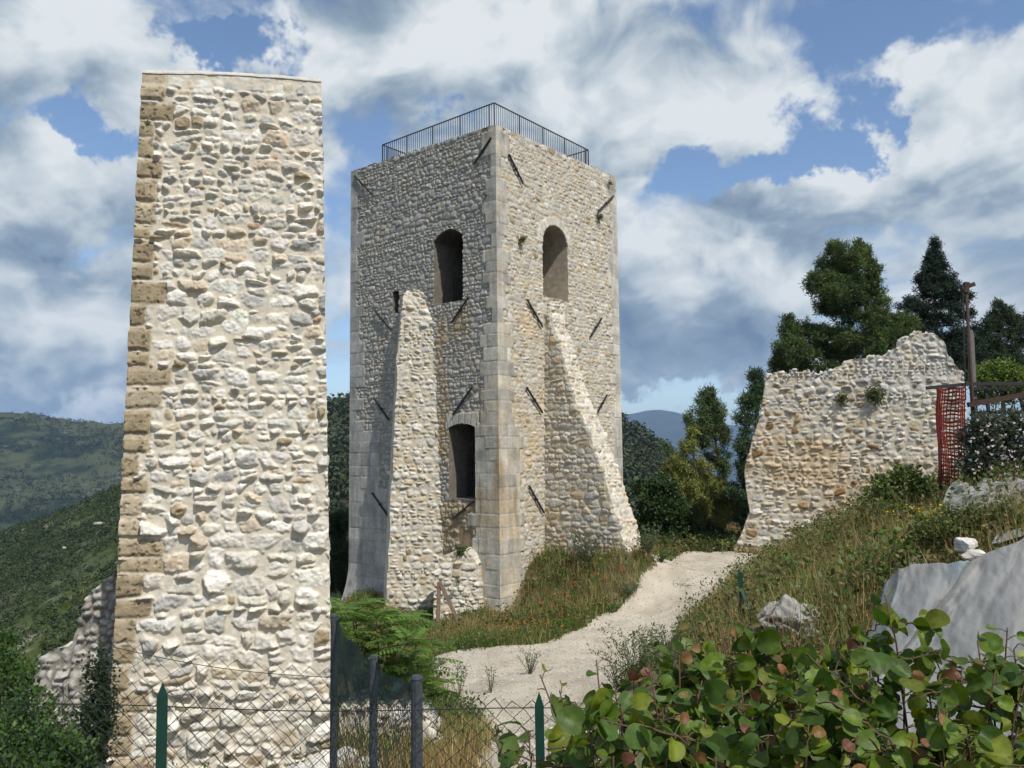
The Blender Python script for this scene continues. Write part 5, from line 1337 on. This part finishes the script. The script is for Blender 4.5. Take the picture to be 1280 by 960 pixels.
# side fence with dark netting, receding from the corner post
side = empty('wire_fence', P(470, 1050, 4.6)); tag(side, 'dark weathered fence with green shade netting receding beside the pillar', 'fence', 'wire fences')
SP = [P(521, 848, 3.62), P(467, 822, 4.5), P(418, 770, 5.7)]
for q, w in zip(SP, (.052, .045, .05)):
    b = MB(); f_ = q.copy(); f_[2] = -3.3; b.tube(np.array([f_, (f_ + q) / 2, q]), w / 2, 10); b.tube(np.array([q, q + [0, 0, .012]]), [w * .56, w * .45], 10); b.build('post', M['greypost'], side, False)
b = MB()
for i in range(2):
    chainlink(b, [*SP[i][:2], 0], [*SP[i + 1][:2], 0], -2.4, -2.6, P(0, 888, SP[i][1])[2], P(0, 886, SP[i + 1][1])[2], cell=.055, rad=.0016)
b.build('mesh', M['wire'], side)
net = bpy.data.materials.new('green_shade_net'); net.use_nodes = True; nt = net.node_tree
bsd = nt.nodes['Principled BSDF']; bsd.inputs['Base Color'].default_value = (0.008, 0.032, 0.034, 1); bsd.inputs['Roughness'].default_value = .7
tr = nt.nodes.new('ShaderNodeBsdfTransparent'); mx = nt.nodes.new('ShaderNodeMixShader')
tcn = nt.nodes.new('ShaderNodeTexCoord'); wv = nt.nodes.new('ShaderNodeTexWave'); wv.inputs['Scale'].default_value = 30; wv.inputs['Distortion'].default_value = 1.5
nt.links.new(tcn.outputs['Object'], wv.inputs['Vector'])
mr = nt.nodes.new('ShaderNodeMapRange'); mr.inputs[3].default_value = .72; mr.inputs[4].default_value = .92
nt.links.new(wv.outputs['Fac'], mr.inputs[0]); nt.links.new(mr.outputs[0], mx.inputs[0])
nt.links.new(tr.outputs[0], mx.inputs[1]); nt.links.new(bsd.outputs[0], mx.inputs[2]); nt.links.new(mx.outputs[0], nt.nodes['Material Output'].inputs['Surface'])
b = MB()
for i in range(2):
    a, c = SP[i], SP[i + 1]; s = np.linspace(0, 1, 24)[None, :]; t = np.linspace(0, 1, 14)[:, None]
    zt = (a[2] - .02) + (c[2] - a[2]) * s - .025 * np.sin(s * math.pi); zb = P(0, 886, a[1])[2] * (1 - s) + P(0, 884, c[1])[2] * s + .02 * np.sin(s * 19)
    xy = a[:2] + (c[:2] - a[:2]) * s[..., None] + (.015 * np.sin(s * 12) * np.sin(t * 5))[..., None] * np.array([1, .3])
    b.grid(np.concatenate([xy, (zb + (zt - zb) * t)[..., None]], -1))
b.build('shade_net', net, side, True); local(side)
# second wire panel in front of the pillar
back = empty('wire_fence', P(280, 1050, 5.6)); tag(back, 'sagging chain link panel standing behind the front fence against the pillar', 'fence', 'wire fences')
b = MB(); a, c = P(105, 788, 5.3), P(420, 836, 5.7)
chainlink(b, [a[0], a[1], 0], [c[0], c[1], 0], -2.6, -2.6, a[2], c[2], cell=.115, rad=.0026, sag=lambda u: -.04 * math.sin(u * math.pi))
b.build('mesh', M['wire'], back)
b = MB(); s = np.linspace(0, 1, 16)[:, None]
b.tube(a + (c - a) * s - np.array([0, 0, 1]) * (.06 + .05 * np.sin(s * math.pi)), .0026, 4, cap=False)
b.build('tension_wire', M['wire'], back)
local(back)

# green brace post up on the bank
bp = empty('brace_post', hit(927, 768)); tag(bp, 'short green post with a slanting brace beside the large boulder', 'post')
yb_ = 11.6
b = MB(); b.bar(P(929, 790, yb_), P(925, 715, yb_), .055, .05, up=(0, -1, 0)); b.build('post', M['greenpaint'], bp)
b = MB(); b.bar(P(926, 736, yb_ - .02), P(941, 772, yb_ - .4), .04, .03, up=(0, -1, 0)); b.build('brace', M['greenpaint'], bp); local(bp)

# ---------------------------------------------------------------- rusty posts, frame and red netting at the right
YR = 17.0
rp = empty('rusty_pole', hit(1217, 590)); tag(rp, 'tall thin rusty pole with a short crosspiece on top', 'pole', 'poles at the right edge')
b = MB(); b.tube(np.array([P(1219, 600, YR), P(1216, 510, YR), P(1208, 362, YR)]), [.042, .036, .030], 10); b.build('shaft', M['rust'], rp, True)
b = MB(); b.bar(P(1202, 361, YR), P(1218, 355, YR), .09, .07, up=(0, -1, 0)); b.bar(P(1207, 366, YR), P(1208, 353, YR), .10, .10, up=(0, -1, 0)); b.build('crosspiece', M['rust'], rp)
b = MB(); b.tube(np.array([P(1204, 366, YR - .05), P(1205, 420, YR - .08), P(1207, 500, YR - .08)]), .014, 5); b.build('cable', M['iron'], rp); local(rp)
cp = MB(); cp.bar(P(1222, 600, YR + .3), P(1213, 417, YR + .3), .10, .10, up=(0, -1, 0)); cp.bar(P(1213, 420, YR + .3), P(1212.8, 413, YR + .3), .08, .08, up=(0, -1, 0))
tag(cp.build('concrete_post', M['concrete']), 'slim grey concrete post leaning behind the rusty pole', 'pole', 'poles at the right edge')
fr_ = empty('metal_frame', hit(1245, 580)); tag(fr_, 'open frame of dark rusty bars with wire mesh at the right edge', 'frame')
def bars(name, lst, w, mat=M['rust']):
    for a, c, y_ in lst:
        b = MB(); b.bar(P(*a, y_), P(*c, y_), w, w * .8, up=(0, -1, 0)); b.build(name, mat, fr_)
bars('rail', [((1158, 485), (1212, 480), YR), ((1212, 480), (1300, 479), YR), ((1214, 486), (1268, 487), YR + .2), ((1222, 516), (1300, 515), YR)], .07, M['iron'])
bars('diagonal_rail', [((1210, 506), (1310, 488), YR - .15)], .10)
bars('upright', [((1173, 484), (1176, 612), YR), ((1232, 488), (1236, 516), YR + .1), ((1273, 484), (1280, 516), YR + .1)], .06, M['iron'])
b = MB(); a, c = P(1226, 482, YR + .12), P(1330, 482, YR + .12)
chainlink(b, [a[0], a[1], 0], [c[0], c[1], 0], P(0, 588, YR)[2], P(0, 588, YR)[2], a[2], c[2], cell=.16, rad=.006); b.build('mesh', M['wire'], fr_); local(fr_)
# red plastic net: a flexible lattice with a gentle belly
def redpos(u, v): 
    p00, p10, p01, p11 = P(1173, 604, YR - .1), P(1207, 610, YR - .35), P(1171, 487, YR - .1), P(1208, 485, YR - .35)
    q = (p00 * (1 - u) + p10 * u) * (1 - v) + (p01 * (1 - u) + p11 * u) * v
    return q + np.array([0, -1, 0]) * (.05 * math.sin(u * 9 + v * 2) + .04 * math.sin(v * 7)) + np.array([1, 0, 0]) * .012 * math.sin(v * 6 + u * 4)
b = MB(); nu_, nv_ = 10, 26
for i in range(nu_ + 1):
    b.tube(np.array([redpos(i / nu_, v) for v in np.linspace(0, 1, 30)]), .013 if i else .03, 4, cap=False)
for j in range(nv_ + 1):
    v = j / nv_; pts = np.array([redpos(u, v + .006 * math.sin(u * 14 + j)) for u in np.linspace(0, 1, 14)])
    sd = np.array([0, 0, .013 + .006 * (j % 3)]); b.grid(np.stack([pts - sd, pts + sd], 0))
tag(b.build('safety_net', M['redplastic']), 'red plastic safety netting hung from the dark rail', 'netting')

# flowering shrub under the frame
fb = broadleaf('bush', 'grey green bush dotted with small pale pink flowers under the metal frame', hit(1240, 605),
          [(1222, 545, 18, 26), (1245, 545, 24, 26), (1270, 545, 22, 28), (1215, 580, 14, 18), (1240, 585, 24, 16), (1275, 580, 22, 16)], 15.8, (0.075, 0.092, 0.055), per=34, leaves=26, ls=.075, trunk_r=.02, group='bushes', spread=.16)
pts = np.array([P(px_, py_, 15.0 + rng.uniform(-.3, .2)) for px_, py_ in zip(rng.uniform(1212, 1282, 48), rng.uniform(522, 596, 48))])
n = len(pts); d = rand_dirs(n * 5, .2); d[:, 1] -= .3; c = np.repeat(pts, 5, 0)
v, q, cl = blades_quads(c, d, .042, .018, np.tile((0.66, 0.56, 0.58), (n * 5, 1))); o = mesh_np('blossom', v, q, M['petal'], fb, cl, False)
o.matrix_parent_inverse = Matrix.Translation(fb.location).inverted()
yb2 = broadleaf('bush', 'low green bush with yellow flowers above the grey sheet', hit(1215, 672), [(1150, 668, 22, 16), (1190, 655, 26, 16), (1225, 648, 26, 14), (1260, 645, 24, 14), (1170, 690, 20, 12), (1245, 660, 24, 12), (1130, 690, 16, 12)], 10.6, (0.085, 0.105, 0.03), per=44, leaves=26, ls=.05, trunk_r=.012, group='bushes', spread=.13)
broadleaf('bush', 'bright green low bush at the foot of the red netting', hit(1130, 612), [(1112, 604, 16, 9), (1132, 594, 18, 11), (1153, 606, 18, 10), (1095, 617, 16, 8), (1142, 618, 20, 8)], 17.5, (0.10, 0.14, 0.035), per=24, leaves=20, ls=.10, trunk_r=.015, group='bushes', spread=.18)
# grey plastic sheets on the bank
SHM = material('grey_plastic_sheet', (0.23, 0.23, 0.22), .5, .2, 5, .4, 9, .03, spec=.4)
def sheet(label, corners, Ys, bulge, seed):
    c = [P(*p, y_) for p, y_ in zip(corners, Ys)]; s = np.linspace(0, 1, 34)[None, :, None]; t = np.linspace(0, 1, 26)[:, None, None]
    g_ = (c[0] * (1 - s) + c[1] * s) * (1 - t) + (c[3] * (1 - s) + c[2] * s) * t
    nz = np.abs(fbm(g_[..., 0] * 2.3 + g_[..., 2], g_[..., 1] * 2.3 + g_[..., 2] * 2, seed, 4)) - .15
    g2 = g_ + np.stack([nz * .3, -nz, nz], -1) * bulge
    b = MB(); b.grid(g2); b.grid(g2 + np.array([0, .012, -.012]))
    tag(b.build('plastic_sheet', SHM, smooth=False), label, 'plastic sheet', 'plastic sheets on the bank')
sheet('crumpled grey plastic sheet peaked against the flowering bush at the right edge', [(1175, 638), (1300, 640), (1300, 596), (1225, 604)], [12.2, 11.6, 13.4, 13.4], .35, 301)
sheet('small folded grey sheet beside the foot of the red netting', [(1174, 632), (1206, 634), (1205, 612), (1184, 611)], [12.8, 12.6, 13.2, 13.2], .25, 305)
sheet('flat white crumpled sheet lying above the grey cover at the right edge', [(1240, 678), (1300, 672), (1300, 660), (1250, 662)], [9.9, 9.6, 10.3, 10.3], .2, 309)

# ---- big grey-blue cover sheet draped over the bank
TARP = bpy.data.materials.new('grey_blue_cover'); TARP.use_nodes = True; nt = TARP.node_tree; bsd = nt.nodes['Principled BSDF']
bsd.inputs['Roughness'].default_value = .62; bsd.inputs['Specular IOR Level'].default_value = .3
at = nt.nodes.new('ShaderNodeAttribute'); at.attribute_name = 'tint'; nt.links.new(at.outputs['Color'], bsd.inputs['Base Color'])
tcn = nt.nodes.new('ShaderNodeTexCoord'); nzb = nt.nodes.new('ShaderNodeTexNoise'); nzb.inputs['Scale'].default_value = 9; nzb.inputs['Detail'].default_value = 7
nt.links.new(tcn.outputs['Object'], nzb.inputs['Vector']); bmp = nt.nodes.new('ShaderNodeBump'); bmp.inputs['Strength'].default_value = .6; bmp.inputs['Distance'].default_value = .03
nt.links.new(nzb.outputs['Fac'], bmp.inputs['Height']); nt.links.new(bmp.outputs[0], bsd.inputs['Normal'])
crest_ = np.array([P(*p) for p in [(1104, 730, 8.7), (1122, 708, 8.6), (1150, 701, 8.5), (1180, 705, 8.4), (1212, 702, 8.3), (1245, 686, 8.3), (1280, 671, 8.3), (1360, 650, 8.2), (1500, 640, 8.0)]])
foot_ = np.array([P(*p) for p in [(1000, 900, 7.3), (1030, 930, 7.0), (1075, 945, 6.8), (1120, 955, 6.6), (1170, 960, 6.4), (1230, 960, 6.2), (1290, 960, 6.1), (1400, 950, 5.9), (1600, 930, 5.6)]])
nS, nTt = 200, 130
si = np.linspace(0, len(crest_) - 1, nS)
def intp(a): return np.stack([np.interp(si, np.arange(len(a)), a[:, k]) for k in range(3)], -1)
ca_, fa_ = intp(crest_), intp(foot_); fa_[:, 2] -= .5
t = np.linspace(-.35, 1, nTt)[:, None]; s1 = np.linspace(0, 1, nS)[None]
tt_ = np.clip(t, 0, 1)
g_ = ca_[None] + (fa_ - ca_)[None] * np.stack([tt_ ** 1.25, tt_ ** 1.25, tt_ ** .92 * 0 + tt_], -1)
g_ = g_ + np.clip(-t, 0, 1)[..., None] * np.array([.3, 1.0, -1.3])
fold = fbm(s1 * 5 + tt_ * 2.6, tt_ * 1.1 - s1, 311, 3) * (.15 + .45 * tt_) + .12 * (1 - np.abs(fbm(s1 * 6 + tt_ * 4.5, tt_ * .7, 314, 2)) * 4).clip(0, 1) * (.3 + tt_)
wr = fbm(s1 * 9 - tt_ * 4, tt_ * 5 + s1 * 4, 317, 3) + .25 * np.abs(fbm(s1 * 26 + tt_ * 9, tt_ * 12 - s1 * 8, 341, 3))
g_[..., 1] -= fold * .75 + .03 * wr; g_[..., 2] += .06 * wr * (1 - .5 * tt_) + .06 * fold
tn = np.array([0.195, 0.20, 0.20]) + 0 * g_
st1 = sstep(fbm(s1 * 12 + tt_ * 6, tt_ * 3 - s1 * 2, 321, 5), .05, .5)[..., None]; st2 = sstep(fbm(s1 * 7 + tt_ * 2, tt_ * 3, 325, 4), .1, .5)[..., None]; st3 = sstep(fbm(s1 * 24 + tt_ * 12, tt_ * 9 - s1 * 4, 328, 5), .1, .5)[..., None]
tn = tn * (1 - .45 * st1) + .45 * st1 * np.array([0.30, 0.30, 0.285]); tn = tn * (1 - .6 * st2) + .6 * st2 * np.array([0.15, 0.21, 0.235]); tn = tn * (1 - .35 * st3) + .35 * st3 * np.array([0.16, 0.15, 0.13])
b = MB(); b.grid(g_, tn); b.grid(g_ + np.array([0, .03, -.02]), tn)
tag(b.build('tarpaulin', TARP, smooth=True), 'large grey blue stained cover sheet draped in folds over the bank', 'tarpaulin')
bt = MB(); bt.tube(np.array([P(1216, 705, 8.42), P(1240, 698, 8.36), P(1268, 690, 8.36)]), [.03, .035, .03], 8, (0.6, 0.58, 0.52)); tag(bt.build('pale_pole', M['rock'], smooth=True), 'pale thin pole lying on the top of the grey blue cover', 'pole', 'poles at the right edge')

# ---------------------------------------------------------------- round-leaved shrub in the foreground
th = np.linspace(0, 2 * math.pi, 15)[:-1]
rimr = 0.5 * (1 + .05 * np.cos(2 * th)); lx = rimr * np.sin(th) * .98; ly = .48 - rimr * np.cos(th) * 1.0
ly[0] += .10; rim = np.stack([lx, ly, .10 * lx ** 2 * 4 - .16 * (ly - .4) ** 2], -1)       # notch at the stalk, cupped blade
inn = np.stack([lx * .5, .48 + (ly - .48) * .5, .03 * lx ** 2 * 4 - .05 * (ly - .4) ** 2], -1)
LV = np.vstack([rim, inn, [[0, .48, -.012]]]); nr_ = len(th)
k = np.arange(nr_); k2 = (k + 1) % nr_
LQ = np.stack([k, k2, nr_ + k2, nr_ + k], -1); LT = np.stack([nr_ + k, nr_ + k2, np.full(nr_, 2 * nr_)], -1)
shr = empty('round_leaf_shrub', (1.5, 2.5, -2.2)); tag(shr, 'foreground shrub with round green leaves and red brown young shoots', 'shrub')
wood = MB(); stalk = MB(); LVs, LQs, LTs, LCs = [], [], [], []; nl_ = 0
def add_leaf(base, d, nrm, size, col):
    global nl_
    lc = CR.T @ (base + d * size * .3); lx_, ly_ = 640 - FPX * lc[0] / lc[2], 480 + FPX * lc[1] / lc[2]
    if 652 < lx_ < 696 and ly_ > 862 and rng.random() < .8: return        # the shrub opens round the fence post
    d = d / np.linalg.norm(d); x_ = np.cross(d, nrm); x_ /= np.linalg.norm(x_) + 1e-9; z_ = np.cross(x_, d)
    cup = rng.uniform(-.8, 2.6); v = LV * np.array([rng.uniform(.92, 1.1), 1, cup]) * size
    v[:, 2] += rng.normal(0, .15) * v[:, 0] + rng.uniform(-1.2, .5) * v[:, 1] ** 2 / size * .45 + rng.uniform(0, .5) * np.abs(v[:, 0]) + .03 * size * np.sin(LV[:, 1] * 9 + rng.uniform(0, 6)) * np.abs(LV[:, 0]) * 2
    w = base + v[:, :1] * x_ + v[:, 1:2] * d + v[:, 2:] * z_
    LVs.append(w); LQs.append(LQ + nl_); LTs.append(LT + nl_); nl_ += len(LV)
    edge_c = np.array(col) * rng.uniform(.85, 1.15, (len(LV), 1)); vein = np.where(np.arange(len(LV)) == 2 * nr_, 1.25, 1.0)[:, None] * np.where(np.arange(len(LV)) < nr_, rng.uniform(.85, 1.1), 1.0)[:, None]
    LCs.append(edge_c * vein)
GRN = [(0.076, 0.124, 0.014), (0.102, 0.154, 0.018), (0.050, 0.094, 0.015), (0.148, 0.176, 0.022), (0.086, 0.134, 0.027), (0.060, 0.108, 0.02)]
RED = [(0.17, 0.075, 0.035), (0.20, 0.11, 0.04), (0.15, 0.12, 0.035), (0.13, 0.055, 0.03)]
def shoot(p0, p1, n_leaf, size, r0=.008, arch=.12, young=.18, lo=.12):
    p0, p1 = np.asarray(p0, float), np.asarray(p1, float); L = np.linalg.norm(p1 - p0)
    ts = np.linspace(0, 1, 12)[:, None]
    bow = np.array([rng.normal(0, .05), rng.normal(0, .05), arch]) * L
    path = p0 + (p1 - p0) * ts + bow * np.sin(ts * math.pi) * .6 + .006 * rng.normal(size=(12, 3))
    wood.tube(path, np.linspace(r0, .0022, 12), 6)
    for i in range(n_leaf):
        t = lo + (1 - lo) * (i + .5) / n_leaf; f_ = t * 11; a_ = int(min(f_, 10)); q = path[a_] + (path[a_ + 1] - path[a_]) * (f_ - a_)
        tan = path[a_ + 1] - path[a_]; tan /= np.linalg.norm(tan)
        sd = np.cross(tan, [0, 0, 1.0]); sd /= np.linalg.norm(sd) + 1e-9
        sg = 1 if i % 2 else -1
        out = sd * sg + tan * rng.uniform(.1, .8) + np.array([rng.normal(0, .35), rng.normal(0, .35), rng.uniform(-.25, .5)]); out /= np.linalg.norm(out)
        st = rng.uniform(.018, .04); e = q + out * st
        stalk.tube(np.array([q, q + out * st * .5 + [0, 0, .003], e]), .0016, 4, (0.14, 0.11, 0.04), cap=False)
        nrm = np.array([rng.normal(0, .7), rng.normal(-.55, .6), rng.uniform(.4, 1.1)]); nrm -= out * (nrm @ out)
        ld = out + np.array([0, 0, -rng.uniform(.1, .8)])
        yg = t > 1 - young and rng.random() < .8
        sz = size * rng.uniform(.72, 1.2) * (.55 if t > .93 else .8 if yg else 1)
        col = np.array(random.choice(RED if yg and rng.random() < .45 else GRN)) * rng.uniform(.75, 1.25)
        add_leaf(e, ld, nrm, sz, col)
B0_ = [np.array(v) for v in ((0.75, 2.55, -2.1), (1.25, 2.6, -2.05), (1.75, 2.7, -2.0), (2.2, 2.6, -1.95), (0.45, 2.45, -2.1))]
TIPS = [(618, 925, 2.25), (676, 838, 2.35), (700, 865, 2.3), (640, 950, 2.2), (745, 830, 2.6), (770, 860, 2.5), (815, 830, 2.6), (868, 768, 2.9), (855, 800, 2.8), (900, 785, 2.8), (935, 775, 2.8), (905, 830, 2.5),
        (960, 800, 2.7), (1000, 800, 2.7), (1010, 815, 2.6), (1060, 785, 2.8), (1108, 745, 2.7), (1085, 815, 2.5), (1130, 830, 2.5), (1160, 850, 2.5), (1200, 835, 2.5), (1225, 800, 2.6), (1258, 785, 2.6), (1245, 840, 2.4),
        (1280, 845, 2.5), (1180, 880, 2.3), (1100, 860, 2.3), (1030, 850, 2.4), (980, 850, 2.4), (930, 860, 2.3), (880, 850, 2.4), (830, 880, 2.3), (780, 890, 2.2), (740, 920, 2.1), (820, 930, 2.1), (880, 900, 2.1), (950, 910, 2.1), (1010, 900, 2.1),
        (1070, 915, 2.1), (1140, 920, 2.1), (1210, 930, 2.1), (1270, 910, 2.2), (770, 950, 2.0), (900, 950, 2.0), (1000, 950, 2.0), (1100, 960, 2.0), (1180, 960, 2.0), (850, 820, 2.7), (790, 845, 2.6), (1050, 820, 2.6)]
for i, tpx in enumerate(TIPS):
    tip = P(*tpx); k_ = int(np.argmin([abs(tip[0] - q[0]) + rng.uniform(0, .25) for q in B0_])); base_ = B0_[k_] + rng.normal(0, .05, 3)
    shoot(base_, tip, 32, .062, .008, .02, young=.045, lo=.32)
    for m in range(5):
        t = rng.uniform(.4, .95); q = base_ + (tip - base_) * t + np.array([0, 0, .10 * np.linalg.norm(tip - base_) * math.sin(t * math.pi) * .6])
        e = q + np.array([rng.normal(0, .16), rng.normal(-.03, .12), rng.uniform(-.02, .2)])
        loc = CR.T @ e; yy = 480 - FPX * loc[1] / -loc[2]
        if 640 + FPX * loc[0] / -loc[2] < 610 or yy < 742: continue
        top_lim = np.interp(640 + FPX * loc[0] / -loc[2], [600, 680, 720, 850, 1000, 1100, 1250, 1290], [910, 835, 855, 785, 795, 775, 800, 815])
        if yy < top_lim: e[2] -= (top_lim - yy) / FPX * e[1]
        shoot(q, e, 10, .062, .0038, .04, young=.06, lo=.10)
wood.build('branch', M['twig'], shr, True); stalk.build('leaf_stalk', M['leaf'], shr)
mesh_np('leaves', np.vstack(LVs), [np.vstack(LQs), np.vstack(LTs)], M['round_leaf'], shr, np.clip(np.vstack(LCs), .005, 1), True)
local(shr)
